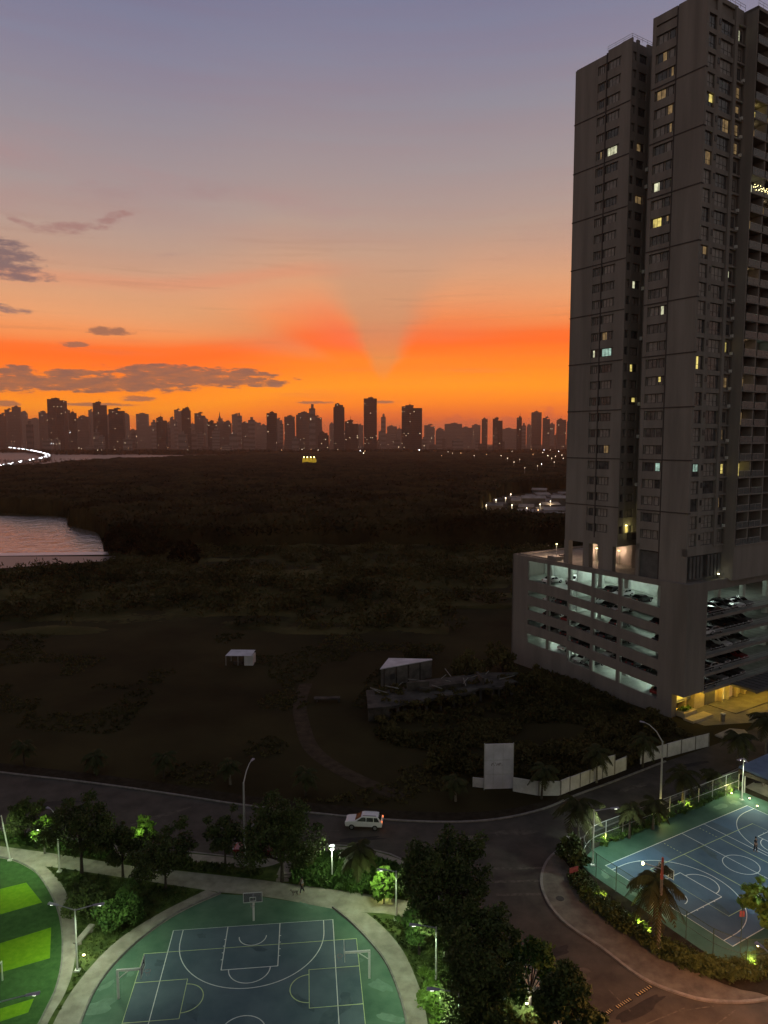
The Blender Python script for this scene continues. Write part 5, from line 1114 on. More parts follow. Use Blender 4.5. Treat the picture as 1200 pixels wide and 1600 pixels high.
tree('shrub', 'dark shrub at the roadside below the far corner of the court fence', 'shrub', gp(893,1350,D), 2.4, 1.6, seed=22, n=1300, lo=.1, nb=7)

def palm(name, label, base, h, r, seed=1, mt='frond', group=None, nfr=15, droop=1.0):
    rg = random.Random(seed); t = thing(name, label, 'palm', base, rg.random() * 6, group)
    lx = (rg.random() - .5) * .5
    MB().tube([(0, 0, 0), (lx * .3, 0, h * .4), (lx, 0, h * .86), (lx, 0, h)], [.17, .12, .10, .08], 8).build('trunk', MT['barkl'] if seed % 2 else MT['bark'], t)
    b = MB()
    for k in range(nfr):
        a = k * 2.399; up = .95 - 1.25 * k / nfr * droop; ca, sa_ = math.cos(a), math.sin(a); pts = []
        for i in range(9):
            s = i / 8; d = r * (s * .92); z = h + r * (up * s * .9 - (.95 + .3 * droop) * s * s * (.65 + .3 * rg.random() * 0.3)); pts.append(Vector((lx + d * ca, d * sa_, z)))
        b.tube(pts, [.03, .028, .026, .022, .02, .016, .012, .01, .006], 3, cap=False)
        for i in range(1, 9):
            for f_ in (0, .33, .67):
                p = pts[i-1].lerp(pts[i], f_); dd = (pts[i] - pts[i-1]).normalized(); side = Vector((-sa_, ca, 0)); ll = r * .30 * math.sin(math.pi * min(.97, (i - .6 + f_) / 8.8 + .06)) + .1
                for sg in (-1, 1):
                    tip = p + side * sg * ll * .8 + dd * ll * .55 - Vector((0, 0, ll * (.35 + .3 * rg.random())))
                    b.add([p - dd * .09, p + dd * .12, tip + dd * .04, tip - dd * .03], [(0, 1, 2, 3)])
    b.build('crown', MT[mt], t); return t
palm('palm_tree', 'brown-lit drooping palm in front of the right-hand court, beside the utility pole', gp(1020,1476,D), 6.3, 3.0, 1, nfr=13, droop=1.45, mt='frond')
for i, (px, py, h, r, lab) in enumerate([(846,1248,4.2,2.3,'dark palm in front of the white wall, left of the wall\'s high panel'),(932,1224,4.6,2.4,'dark palm beside the high panel of the white wall'),(1004,1200,4.4,2.5,'dark palm at the gap in the white wall'),
    (903,1328,5.6,3.2,'large drooping dark palm at the far corner of the fenced court'),(983,1310,3.9,1.9,'dark palm with a pale green frond behind the court fence'),(1020,1296,3.4,2.0,'small palm beside the base of the tall street light'),(1066,1258,4.2,2.6,'dark feathery palm behind the fence, over a warm uplight'),
    (1110,1238,2.8,1.6,'small green-lit palm behind the fence near the canopy'),(1152,1196,4.4,2.8,'dark palm behind the two-headed court lamp'),(1196,1178,5.5,3.0,'dark palm against the yellow driveway at the right edge'),
    (38,1196,3.2,2.1,'leftmost dark palm in the row along the far side of the road'),(148,1208,2.6,2.1,'second dark palm from the left in the far roadside row'),(256,1216,3.2,2.1,'third dark palm from the left in the far roadside row'),(360,1226,3.0,2.0,'dark palm in the far roadside row just left of the tall street light'),
    (477,1243,3.2,2.1,'dark palm in the far roadside row above the big round tree'),(712,1252,3.0,2.0,'dark palm in the far roadside row below the billboard'),(559,1388,4.2,2.3,'dark palm with lit hanging fronds between the post lamp and the white car'),(482,1362,2.6,1.2,'small palm catching lamplight left of the post lamp')]):
    palm('palm_tree', lab, gp(px, py, 0 if py < 1300 and px < 800 or px > 830 and py < 1250 and px < 1010 else D), h, r, 2 + i, nfr=13)

def hedge(name, label, cat, pts, width, h, n, mt='hedge', leaf=.26, seed=1, kind=None):
    P = smoothpoly([Vector((p[0], p[1], 0)) for p in pts], 8); rg = np.random.default_rng(seed); L = []
    m_ = max(30, n // 14)
    for k in range(m_):
        f_ = rg.random() * (len(P) - 1); i = int(f_); q = P[i].lerp(P[min(i+1, len(P)-1)], f_ - i); d = (P[min(i+1, len(P)-1)] - P[max(i-1, 0)]).normalized()
        o_ = (rg.random() - .5) * width; L.append((q.x - d.y * o_, q.y + d.x * o_, D + h * (.25 + .55 * rg.random())))
    V, Fl = leaves(L, [h * .42] * len(L), n, leaf, seed, .2, .9); o = npmesh(name, V, Fl, MT[mt])
    return tag(o, label, cat, kind=kind)
hb = [gp(*q) for q in ((900,1372),(925,1408),(960,1438),(1000,1465),(1040,1492),(1080,1510),(1125,1524),(1170,1522),(1210,1500),(1260,1470))]
hedge('hedge', 'leafy hedge with uplights curving along the near side of the fenced court', 'hedge', hb, 2.0, 1.0, 19000, mt='leaf', leaf=.22, seed=1)
hedge('hedge', 'hedge strip with uplights behind the far fence of the right-hand court', 'hedge', [gp(*q) for q in ((935,1322),(980,1303),(1030,1283),(1080,1262),(1120,1244),(1150,1228))], 1.5, .8, 5200, seed=2)
hedge('hedge', 'trimmed low hedge beside the left path under the lit tree', 'hedge', [gp(*q) for q in ((-120,1300),(0,1312),(60,1320),(120,1331),(180,1343))], 1.6, .9, 5200, seed=3)
hedge('hedge', 'dark low hedge between the road and the path, behind the park trees', 'hedge', [gp(*q) for q in ((200,1346),(260,1352),(330,1360),(410,1368))], 1.2, .6, 2600, mt='leaf', seed=4)
n = 9000; g3 = np.random.default_rng(5); X = -16 + 20 * g3.random(n); Y_ = 70 + 9.5 * g3.random(n)
ok = inpoly(X, Y_, [(p.x, p.y) for p in G([(474,1342),(512,1338),(570,1341),(615,1354),(642,1372),(652,1402),(598,1399),(530,1390),(456,1380)], D)]); C = np.stack([X[ok], Y_[ok], D + .15 + .35 * g3.random(ok.sum())], 1)
V, Fl = leaves(C, np.full(len(C), .35), 15000, .34, 6, .2, 1.0, 2.4); tag(npmesh('ground_cover', V, Fl, MT['hedge']), 'tall leafy ground cover on the bank behind the post lamp', 'ground cover', kind='stuff')
# lawn grass in the lit parts
n = 26000; X = -45 + 62 * g3.random(n); Y_ = 44 + 40 * g3.random(n)
ok = inpoly(X, Y_, [(p.x, p.y) for p in G([(70,1354),(212,1376),(318,1392),(250,1426),(190,1464),(150,1500),(112,1545),(88,1588),(104,1555),(118,1520),(123,1475),(119,1430),(103,1388)], D)]) | inpoly(X, Y_, [(p.x, p.y) for p in G([(580,1432),(700,1452),(850,1560),(880,1640),(680,1650),(668,1575),(652,1530),(632,1487),(604,1452)], D)])
C = np.stack([X[ok], Y_[ok], np.full(ok.sum(), D + .04)], 1); V, Fl = leaves(C, np.full(len(C), .14), 16000, .17, 7, .2, .6, 2.2); tag(npmesh('lawn_grass', V, Fl, MT['lawn']), 'short grass on the park lawns beside the courts', 'grass', kind='stuff')
# weeds over the empty plot in front of the podium
n = 9000; X = -8 + 62 * g3.random(n); Y_ = 92 + 58 * g3.random(n)
ok = inpoly(X, Y_, [(p.x, p.y) for p in G([(575,1150),(640,1120),(800,1130),(840,1040),(880,1060),(1045,1135),(1100,1160),(1000,1190),(900,1228),(810,1232),(745,1222),(700,1190)])]) & (vnoise(X, Y_, 5, 31) > .38)
C = np.stack([X[ok], Y_[ok], .1 + .9 * vnoise(X, Y_, 5, 31)[ok] ** 2], 1); V, Fl = leaves(C, np.full(len(C), .7), 34000, .42, 8, .2, .8, 2.0); tag(npmesh('weeds', V, Fl, MT['scrub']), 'tangled weeds over the empty plot below the parking podium', 'weeds', kind='stuff')
for i, (px, py, h, r, lab) in enumerate([(830,1085,4,3.0,'dark bush at the foot of the podium wall by the ruin'),(868,1100,3.4,2.6,'dark bush against the podium wall, right of the ruin'),(730,1062,4.5,3.2,'dark tree behind the long ruin'),(785,1052,5.0,3.4,'dark tree between the ruin and the podium corner'),(690,1200,2.4,2.4,'low dark bush on the plot left of the billboard'),(1008,1150,3.6,2.4,'dark bush at the foot of the podium corner'),(650,1040,3,2.6,'dark bush behind the white triangular roof'),(880,1190,2.6,2.4,'dark bush behind the white wall')]):
    tree('bush', lab, 'bush', gp(px, py), h, r, seed=40 + i, n=1800, lo=.1, leaf=.42, mt='scrub', nb=8)
for i, (px, py, h, r, lab) in enumerate([(205,868,9,6.5,'tall mangrove standing at the corner of the bay beach'),(182,862,7,5,'leafy mangrove leaning over the bay water'),(240,872,8,6,'mangrove behind the beach corner, second from the water'),(290,880,6,6,'low mangrove farther right of the beach')]):
    tree('mangrove_tree', lab, 'tree', gp(px, py), h, r, seed=60 + i, n=2600, lo=.15, leaf=.9, mt='mangrove', nb=10)

# ================================================================== LAMPS
CW = (.80, 1.0, .66)
def head(parent, p, ax, ln=.95, on='lamp_on', power=0, col=CW, tilt=0.0, spot=160):
    ax = Vector(ax).normalized(); p = Vector(p); q = Vector((-ax.y, ax.x, 0)); z_ = Vector((0, 0, 1)); e = p + ax * ln + z_ * tilt
    b = MB(); b.hexa([p - q*.08 - z_*.05, e - q*.17 - z_*.05, e + q*.17 - z_*.05, p + q*.08 - z_*.05], [p - q*.06 + z_*.06, e - q*.12 + z_*.06, e + q*.12 + z_*.06, p + q*.06 + z_*.06])
    hd = b.build('lamp_head', MT['lampgrey'], parent)
    if power:
        m_ = p + ax * ln * .6 + z_ * tilt * .6
        b = MB(); b.box(m_.x - .14, m_.x + .14, m_.y - .12, m_.y + .12, m_.z - .075, m_.z - .052); b.build('lamp_glass', MT[on], hd)
        light('lamp_light', parent, m_ - z_ * .14, power, col, 'SPOT', size=.12, spot=spot, blend=.5)
def pole_lamp(name, label, base, h, arms, power=900, r=.07, mt='metal_w', on='lamp_on', lean=(0, 0), spot=160, col=CW):
    t = thing(name, label, 'lamp', base)
    MB().tube([(0, 0, 0), (lean[0], lean[1], h)], [r * 1.25, r * .8], 8).build('pole', MT[mt], t); MB().box(-.22, .22, -.22, .22, 0, .12).build('base_plate', MT['metal_w'], t)
    for ang, ln, rise in arms:
        d = Vector((math.cos(R(ang)), math.sin(R(ang)), 0)); s = Vector((lean[0], lean[1], h)); e = s + d * ln + Vector((0, 0, rise))
        MB().tube([s - Vector((0, 0, .1)), e], [.05, .035], 6).build('arm', MT['lampgrey'], t); head(t, e, d, on=on, power=power, tilt=rise * .3, spot=spot, col=col)
    return t
pole_lamp('lamp_post', 'white lamp post with two grey arms between the round green field and the basketball court', gp(121,1517,D), 5.7, [(168, 1.6, .16), (8, 1.5, .22)], 900)
pole_lamp('lamp_post', 'lamp post with one arm over the path, half hidden by the wide dark tree', gp(93,1362,D), 5.0, [(184, 1.5, -.1)], 850)
pole_lamp('lamp_post', 'leaning white lamp post on the rim of the round green field at the left edge', gp(16,1344,D), 5.0, [(190, 1.2, .1)], 900, lean=(-.9, .3))
pole_lamp('lamp_post', 'lamp post at the bottom left corner reaching over the round green field', gp(4,1690,D), 6.2, [(12, 1.9, .15)], 620, lean=(-.1, 0))
pole_lamp('lamp_post', 'side lamp beside the bush glowing at the path corner', gp(619,1438,D), 5.0, [(178, .9, .1)], 800)
pole_lamp('lamp_post', 'side lamp among the dark clump, second below the path corner', gp(681,1550,D), 5.8, [(176, 1.3, .08)], 900)
pole_lamp('lamp_post', 'side lamp low in the dark clump, lighting the curved path at the bottom', gp(716,1668,D), 6.0, [(176, 1.4, .08)], 900)
pole_lamp('court_lamp', 'tall court lamp with one arm at the left corner of the fenced court', gp(926,1352,D), 6.3, [(10, 1.9, 0)], 1700, col=(.86, 1, .86))
pole_lamp('court_lamp', 'white court lamp with short arms beside the blue canopy', gp(1159,1250,D), 5.6, [(210, .3, 0), (-100, .3, 0)], 420, spot=95)
pole_lamp('court_lamp', 'court lamp off the right-hand side of the fenced court', Vector((52, 74, D)), 7.0, [(165, 1.8, 0)], 3600, col=(.86, 1, .92))
pole_lamp('court_lamp', 'court lamp at the near right corner beyond the fenced court', Vector((40.5, 60.5, D)), 7.0, [(120, 1.8, 0)], 2000, col=(.86, 1, .92))
# unlit street lights
def street_light(label, base, h, arm, lit=0):
    t = thing('street_light', label, 'street light', base); a = Vector(arm)
    MB().tube([(0, 0, 0), (0, 0, h * .55), (0, 0, h)], [.15, .12, .09], 10).build('pole', MT['metal'], t)
    MB().tube([(0, 0, h - .1), a * .35 + Vector((0, 0, h + a.length * .45)), a * .75 + Vector((0, 0, h + a.length * .72)), a + Vector((0, 0, h + a.length * .78))], [.07, .06, .05, .04], 6).build('arm', MT['metal'], t)
    head(t, a + Vector((0, 0, h + a.length * .78)), a, .6, on='lamp_warm', power=lit, col=(1, .40, .17), spot=165); return t
street_light('tall unlit street light on the near side of the road beside the dark car', gp(383,1352,D), 9.4, (.5, 1.9, 0))
street_light('tall unlit street light behind the court fence with its arm over the road', gp(1031,1276,D), 9.6, (-1.7, 1.5, 0))
street_light('street light with a warm lamp over the side road below the picture', Vector((27.5, 45.5, 0)), 9.0, (-1.2, 2.4, 0), lit=11000)
street_light('short curved street light beside the bright green tree at the left', gp(90,1322,D), 3.4, (-.9, .5, 0))
# post-top lamp
t = thing('post_lamp', 'short lamp post with a glowing white cone head on the green bank', 'lamp', gp(519,1376,D))
MB().cyl(0, 0, 0, 3.3, .07, .055, 8).build('pole', MT['metal_w'], t); MB().cyl(0, 0, 3.32, 3.75, .10, .34, 12).build('lamp_glass', mat('frosted lamp glass', (.8, .8, .75), .5, emit=(1, 1, .88), estr=2.2), t); MB().cyl(0, 0, 3.76, 3.84, .38, .30, 12).build('cap', MT['lampgrey'], t)
light('lamp_light', t, (0, 0, 4.05), 60, CW, size=.15); light('lamp_light', t, (0, -.55, 3.4), 240, CW, size=.15)
# uplights in the planting
me_up = (MB().cyl(0, 0, 0, .22, .09, .12, 8).mesh('housing', MT['metal_d']), MB().cyl(0, 0, .22, .25, .11, n=8).mesh('lens', MT['lamp_warm']))
for i, (px, py, pw, c, lab) in enumerate([(1030,1282,60,0,'uplight glowing yellow behind the fence at the base of the tall street light'),(1070,1264,55,0,'uplight glowing yellow behind the fence under the feathery palm'),(1143,1242,50,0,'uplight in the hedge by the canopy corner'),(1026,1263,20,0,'small uplight on the far side of the hedge by the street light'),
    (943,1408,60,1,'green-yellow uplight in the hedge nearest the court lamp'),(998,1452,60,1,'green-yellow uplight in the hedge left of the drooping palm'),(1013,1466,45,1,'uplight at the foot of the drooping palm'),(1176,1516,50,1,'green-yellow uplight at the near corner of the hedge'),(943,1318,18,1,'weak uplight behind the far corner of the fence'),
    (131,1496,26,2,'white uplight on the lawn beside the concrete bench'),(1171,1250,30,2,'white uplight at the edge of the exercise floor'),(1183,1262,16,2,'white uplight by the court edge near the canopy'),(600,1400,28,1,'uplight under the glowing bush at the path corner'),(482,1360,14,1,'uplight under the small palm left of the post lamp'),(823,1572,60,2,'white uplight behind the dark clump at the bottom')]):
    t = thing('uplight', lab, 'lamp', gp(px, py, D + .02)); put('housing', me_up[0], t); put('lens', me_up[1], t)
    light('uplight_lamp', t, (0, -.12, .85), pw * 2.6, [(1, .86, .25), (.88, 1, .18), (.95, 1, .8)][c], size=.08)
# lamp that makes the two lit trees by the road glow
light('tree_lamp', None, gp(74,1338,D) + Vector((-.2, -1.2, 4.3)), 150, (.8, 1, .45), size=.12); light('tree_lamp', None, gp(227,1340,D) + Vector((-.3, -1.3, 3.9)), 110, (.8, 1, .45), size=.12); light('tree_lamp', None, gp(600,1412,D) + Vector((-.9, -1.0, 3.6)), 150, (.75, 1, .4), size=.12)

# ================================================================== COURT FURNITURE
def hoop(label, x, y, ang, h=2.5, z=.13, bw=1.5, arm=1.9):
    t = thing('basketball_hoop', label, 'basketball hoop', (x, y, z), ang)          # local +x points into the court
    MB().box(-.09, .09, -.09, .09, 0, h).build('post', MT['metal_w'], t)
    MB().box(-.09, arm, -.07, .07, h, h + .15).tube([(.02, 0, h - .7), (arm * .45, 0, h)], .04, 6).build('arm', MT['metal_w'], t)
    b = MB(); t_ = .05; z0, z1 = h - .25, h + .75
    for q in ((-bw/2, bw/2, z0, z0 + t_), (-bw/2, bw/2, z1 - t_, z1), (-bw/2, -bw/2 + t_, z0 + t_, z1 - t_), (bw/2 - t_, bw/2, z0 + t_, z1 - t_), (-.3, .3, z0 + .12, z0 + .16), (-.3, .3, z0 + .5, z0 + .54), (-.3, -.26, z0 + .17, z0 + .49), (.26, .3, z0 + .17, z0 + .49)): b.box(arm + .01, arm + .05, *q)
    bb = b.build('backboard', MT['metal_w'], t); MB().box(arm + .02, arm + .035, -bw/2 + .05, bw/2 - .05, z0 + .05, z1 - .05).build('board_panel', MT['railglass'], bb)
    r_ = MB(); c = (arm + .42, 0, z0 + .08); r_.tube([(c[0] + .23 * math.cos(a), .23 * math.sin(a), c[2]) for a in [math.pi * 2 * k / 14 for k in range(15)]], .014, 4, cap=False).build('rim', MT['rimred'], t)
    nb_ = MB(); 
    for k in range(10): a = math.pi * .2 * k; nb_.tube([(c[0] + .22 * math.cos(a), .22 * math.sin(a), c[2]), (c[0] + .12 * math.cos(a + .3), .12 * math.sin(a + .3), c[2] - .4)], .007, 3)
    nb_.build('net', MT['netting'], t); return t
ua = math.atan2(cA.U.y, cA.U.x)
q = gp(396.5, 1438, .13); hoop('basketball hoop seen from behind at the far end of the lower court', q.x, q.y, ua - math.pi/2, 2.55, arm=.7, bw=1.8)
q = gp(577, 1528, .13); hoop('basketball hoop on a bent post at the right side of the lower court', q.x, q.y, ua + math.pi, 2.4, arm=2.1)
q = gp(185, 1560, .13); hoop('basketball hoop on a bent post at the left side of the lower court', q.x, q.y, ua, 2.4, arm=2.0)
q = cB.p(7.5, -1.7); hoop('basketball hoop behind the drooping palm on the fenced court', q[0], q[1], math.atan2(cB.V.y, cB.V.x), 3.0, z=.16, arm=1.9, bw=1.8)
q = cB.p(7.5, LEN + 1.7); hoop('basketball hoop at the far end of the fenced court', q[0], q[1], math.atan2(-cB.V.y, -cB.V.x), 3.0, z=.16, arm=1.9, bw=1.8)
t = thing('goal_frame', 'small white goal frame on the round green field at the left edge', 'goal', gp(-6, 1545, .13))
MB().box(0, .08, -1.0, -.92, 0, 1.7).build('post', MT['metal_w'], t); MB().box(0, .08, .92, 1.0, 0, 1.7).build('post', MT['metal_w'], t); MB().box(0, .08, -1.0, 1.0, 1.7, 1.78).build('crossbar', MT['metal_w'], t)
# chain-link fence round the right-hand court
t = thing('chain_link_fence', 'chain-link fence with green posts curving round the right-hand court', 'fence', (*cB.p(-3.1, 14), .12)); O = Vector((*cB.p(-3.1, 14), .12))
fp = smoothpoly([Vector((*cB.p(*q), .12)) for q in [(-3.1,28.5),(-3.1,21),(-3.1,14),(-3.1,7),(-3.1,2.2),(-2.6,0.0),(-1.3,-1.9),(1.2,-2.6),(6,-2.7),(12,-2.8),(15.4,-2.7),(17.6,-1.2),(18.5,2),(18.6,8),(18.6,16),(18.6,26)]], 10)
L = [0.0]
for a, c in zip(fp, fp[1:]): L.append(L[-1] + (c - a).length)
def fal(s):
    for i in range(len(L) - 1):
        if L[i+1] >= s: return fp[i].lerp(fp[i+1], (s - L[i]) / (L[i+1] - L[i] + 1e-9))
    return fp[-1]
npst = int(L[-1] / 2.7); FHt = 2.75
for k in range(npst + 1):
    p_ = fal(L[-1] * k / npst) - O; MB().cyl(p_.x, p_.y, 0, FHt + .03, .045, n=6).build('post', MT['metal'] if k < 10 else MT['metal_d'], t)
half_i = int(len(fp) * .42)
for nm_, z_ in (('top_rail', FHt), ('middle_rail', FHt * .5)):
    MB().tube([p_ - O + Vector((0, 0, z_)) for p_ in fp[:half_i + 1]], .035, 5).build(nm_, MT['metal'], t); MB().tube([p_ - O + Vector((0, 0, z_)) for p_ in fp[half_i:]], .03, 5).build(nm_, MT['metal_d'], t)
b = MB()
for a, c in zip(fp, fp[1:]): a, c = a - O, c - O; b.add([(a.x, a.y, .02), (c.x, c.y, .02), (c.x, c.y, FHt), (a.x, a.y, FHt)], [(0, 1, 2, 3)])
b.build('wire_mesh', MT['wire'], t)
# utility pole, thin pole, bench, sign, manhole, speed humps
t = thing('utility_pole', 'brown utility pole with a red top leaning beside the drooping palm', 'pole', gp(1028,1488,D))
MB().tube([(0, 0, 0), (.12, 0, 8.6)], [.17, .11], 9).build('pole', MT['barkl'], t); MB().tube([(.1, 0, 7.0), (.12, 0, 9.0)], [.13, .10], 8).build('red_top', MT['redmetal'], t); MB().box(-.22, .22, -.22, .22, 0, .6).build('footing', MT['metal_w'], t)
MB().tube([(.12, 0, 7.9), (-1.6, 0, 8.5)], .05, 5).build('arm', MT['metal'], t); MB().ball((-1.65, 0, 8.45), .13, 6, 4).build('lamp', MT['lamp_warm'], t); light('pole_lamp_light', t, (-1.65, -.1, 8.2), 40, (1, .72, .35), size=.1)
t = thing('thin_pole', 'thin dark pole with a small red sign inside the near corner of the fenced court', 'pole', gp(1156,1502,D)); MB().cyl(0, 0, 0, 5.4, .035, n=6).build('pole', MT['metal_d'], t); MB().box(-.22, .22, -.02, .02, 4.2, 4.75).build('sign_plate', MT['pink'], t)
t = thing('concrete_bench', 'long flat concrete bench on the lawn beside the curved left path', 'bench', gp(132,1466,D), 1.40); MB().box(-1.35, 1.35, -.28, .28, .36, .50).build('seat', MT['paving'], t)
for x in (-1.1, .8): MB().box(x, x + .3, -.22, .22, 0, .36).build('leg', MT['paving'], t)
t = thing('notice_board', 'low faded red notice board on legs behind the hedge at the road corner', 'sign', gp(896,1376,D), .4); MB().box(-.55, .55, -.03, .03, .9, 1.5).build('panel', MT['pink'], t)
for x in (-.5, .45): MB().box(x, x + .06, -.03, .03, 0, .9).build('leg', MT['metal'], t)
t = MB().cyl(0, 0, 0, .02, .42, n=16).cyl(0, 0, .02, .03, .3, n=16).build('manhole_cover', MT['manhole'], None, loc=gp(875,1404,.125)); tag(t, 'round dark manhole cover in the pavement outside the fenced court', 'manhole cover')
for a, c, lab in (((994,1556),(1018,1541),'striped rubber speed bump nearest the kerb'), ((963,1575),(986,1561),'striped rubber speed bump in the middle of the three'), ((937,1592),(956,1578),'striped rubber speed bump nearest the dark tree')):
    pa, pb = gp(*a), gp(*c); d = pb - pa; t = thing('speed_bump', lab, 'speed bump', pa, math.atan2(d.y, d.x), 'speed bumps across the side road'); n_ = 7; ln = d.length
    MB().prism([(0,-.17),(ln,-.17),(ln,.17),(0,.17)], 0.0, .05).build('body', MT['rubber'], t); b = MB()
    for k in range(n_): b.box(ln*(k+.3)/n_, ln*(k+.62)/n_, -.15, .15, .051, .058)
    b.build('stripes', MT['hazyellow'], t)
for i, (px, py, lab) in enumerate([(398,1290,'pale broken kerb stone lying on the road left of the white car'),(905,1290,'pale rubble at the corner under the large drooping palm'),(892,1310,'flat pale slab beside the road corner')]):
    rg = random.Random(i); b = MB(); b.prism([(rg.uniform(.5,.9)*math.cos(a), rg.uniform(.3,.5)*math.sin(a)) for a in [k*1.047 for k in range(6)]], 0, .12); o = b.build('rubble', MT['kerb'], None, loc=gp(px, py, .02)); tag(o, lab, 'rubble')

# ================================================================== CARS
def car_proto(paint, suv=True, lit=False):
    root = thing('parked_car', '', 'car'); H_ = 1.68 if suv else 1.42
    prof = ([(-2.15,.40),(-2.25,.72),(-2.16,.94),(-1.9,1.02),(-1.02,1.12),(-.28,1.57),(.15,H_),(1.15,H_-.01),(1.72,H_-.10),(2.06,1.18),(2.24,.96),(2.20,.45)] if suv else
            [(-2.2,.38),(-2.22,.66),(-2.0,.80),(-1.0,.92),(-.35,1.34),(0,H_-.01),(.95,H_-.03),(1.6,.98),(2.15,.92),(2.22,.42)])
    def sec(y, k): return [(x, y * (1 if z < 1.0 else 1 - (z - 1.0) * .30), z) for x, z in prof]
    b = MB(); n_ = len(prof); ys = [-.88, -.80, .80, .88]; vs = []
    for j, y in enumerate(ys): sc_ = 1 if j in (1, 2) else .985; vs += [(x * sc_, yy_, z * (1 if j in (1, 2) else (.99 if z > .9 else 1))) for x, yy_, z in sec(y, j)]
    fs = []
    for j in range(3):
        for i in range(n_): i2 = (i + 1) % n_; fs.append((j*n_ + i, (j+1)*n_ + i, (j+1)*n_ + i2, j*n_ + i2))
    fs.append(tuple(range(n_))); fs.append(tuple(3*n_ + i for i in range(n_))[::-1]); b.add(vs, fs)
    body = b.build('body', MT[paint], root)
    md = body.modifiers.new('bevel', 'BEVEL'); md.width = .05; md.segments = 2; md.limit_method = 'ANGLE'
    g_s = MB()
    zt, zb = (H_ - .14, 1.10) if suv else (H_ - .12, .95)
    for sg in (-1, 1):
        yb = sg * .885; yt = sg * .885 * (1 - (zt - 1) * .30) + sg * .012
        for x0, x1, xa, xb in (((-.82, .28, -.20, .28), (.36, 1.18, .36, 1.16), (1.26, 1.92, 1.24, 1.62)) if suv else ((-.80, .25, -.25, .25), (.33, 1.38, .33, 1.02))):
            p = [(x0, yb, zb), (x1, yb, zb), (xb, yt, zt), (xa, yt, zt)]; g_s.add(p, [(0, 1, 2, 3) if sg < 0 else (3, 2, 1, 0)])
    g_s.build('side_windows', MT['carglass'], root)
    A_, B2 = ((-1.0, 1.14), (-.30, 1.56)) if suv else ((-.98, .94), (-.37, 1.33)); C2, D2 = ((2.04, 1.21), (1.75, 1.54)) if suv else ((1.58, 1.0), (1.0, 1.36))
    for nm_, (x0, z0), (x1, z1), s in (('windscreen', A_, B2, -1), ('rear_window', C2, D2, 1)):
        w0, w1 = .74, .66; o_ = Vector((s * .018, 0, .018)); p = [Vector((x0, -w0, z0)) + o_, Vector((x0, w0, z0)) + o_, Vector((x1, w1, z1)) + o_, Vector((x1, -w1, z1)) + o_]
        MB().add(p, [(0, 1, 2, 3), (3, 2, 1, 0)]).build(nm_, MT['carglass'], root)
    me_t = MB().tube([(0, -.11, 0), (0, .11, 0)], .34, 16).mesh('tyre', MT['tyre']); me_r = MB().tube([(0, -.12, 0), (0, .12, 0)], .20, 10).mesh('rim', MT['rim'])
    for x in (-1.4, 1.38):
        for y in (-.80, .80): w_ = put('wheel', me_t, root, (x, y, .34)); put('rim', me_r, w_)
    for y in (-.66, .66):
        MB().box(-2.235, -2.12, y - .17, y + .17, .72 if suv else .60, .90 if suv else .74).build('headlight', MT['head_off'], root)
        MB().box(2.10, 2.245, y - .13, y + .17 if y > 0 else y + .13, .92 if suv else .72, 1.12 if suv else .88).build('tail_light', MT['tail' if lit else 'tail_off'], root)
    MB().box(-2.24, -2.2, -.45, .45, .5, .62).build('grille', MT['frame'], root)
    if suv: MB().box(-.1, 1.5, -.62, -.58, H_, H_ + .05).box(-.1, 1.5, .58, .62, H_, H_ + .05).build('roof_rails', MT['frame'], root)
    return root
q = gp(569, 1293); suv = car_proto('carwhite', True, True); suv.name = 'white_car'; suv.location = (q.x, q.y + .2, 0.004); suv.rotation_euler = (0, 0, -.10); suv['label'] = 'white car driving along the road with its rear light glowing orange'; suv['category'] = 'car'
light('brake_glow', suv, (2.55, -.7, 1.0), 3, (1, .3, .1), size=.1)
protos = {}
for p_, s_v in (('carwhite', True), ('carwhite', False), ('carblack', False), ('carred', False), ('carsilver', False), ('cargrey', True)): protos[(p_, s_v)] = car_proto(p_, s_v)
used = set()
def park(key, x, y, z, rz, label, frame=True, group='cars parked in the podium decks'):
    o = protos[key] if key not in used else copy_tree(protos[key]); used.add(key)
    o.location = fw(x, y, z) if frame else Vector((x, y, z)); o.rotation_euler = (0, 0, rz + (RZ if frame else 0)); o['label'] = label
    if group: o['group'] = group
    elif 'group' in o: del o['group']
    return o
q = gp(395, 1338); park(('carred', False), q.x, q.y + .6, .004, -.12, 'dark red car parked behind the pole of the tall unlit street light', False, None)
q = gp(1199, 1078); park(('carwhite', True), q.x + 1.2, q.y, .02, .6, 'white car at the right edge arriving under the entrance canopy', False, None)
def rz_(k, y): return levels_r[k] - rampz(y)
cn_ = {'carwhite': 'white', 'carblack': 'black', 'carred': 'red', 'carsilver': 'silver', 'cargrey': 'dark grey'}
rowsn = ['topmost', 'second', 'third', 'fourth', 'fifth', 'lowest']; coln = {1: 'leftmost', 2: 'second from the left', 3: 'middle', 4: 'fourth from the left', 5: 'rightmost'}
def lab(key, k, c, extra=''): return f"{cn_[key[0]]} {'suv' if key[1] else 'sedan'}, {coln[c]} bay, {rowsn[k]} row of podium openings{extra}"
Wt, Ws, Bs, Rs, Ss, Gs = ('carwhite', True), ('carwhite', False), ('carblack', False), ('carred', False), ('carsilver', False), ('cargrey', True)
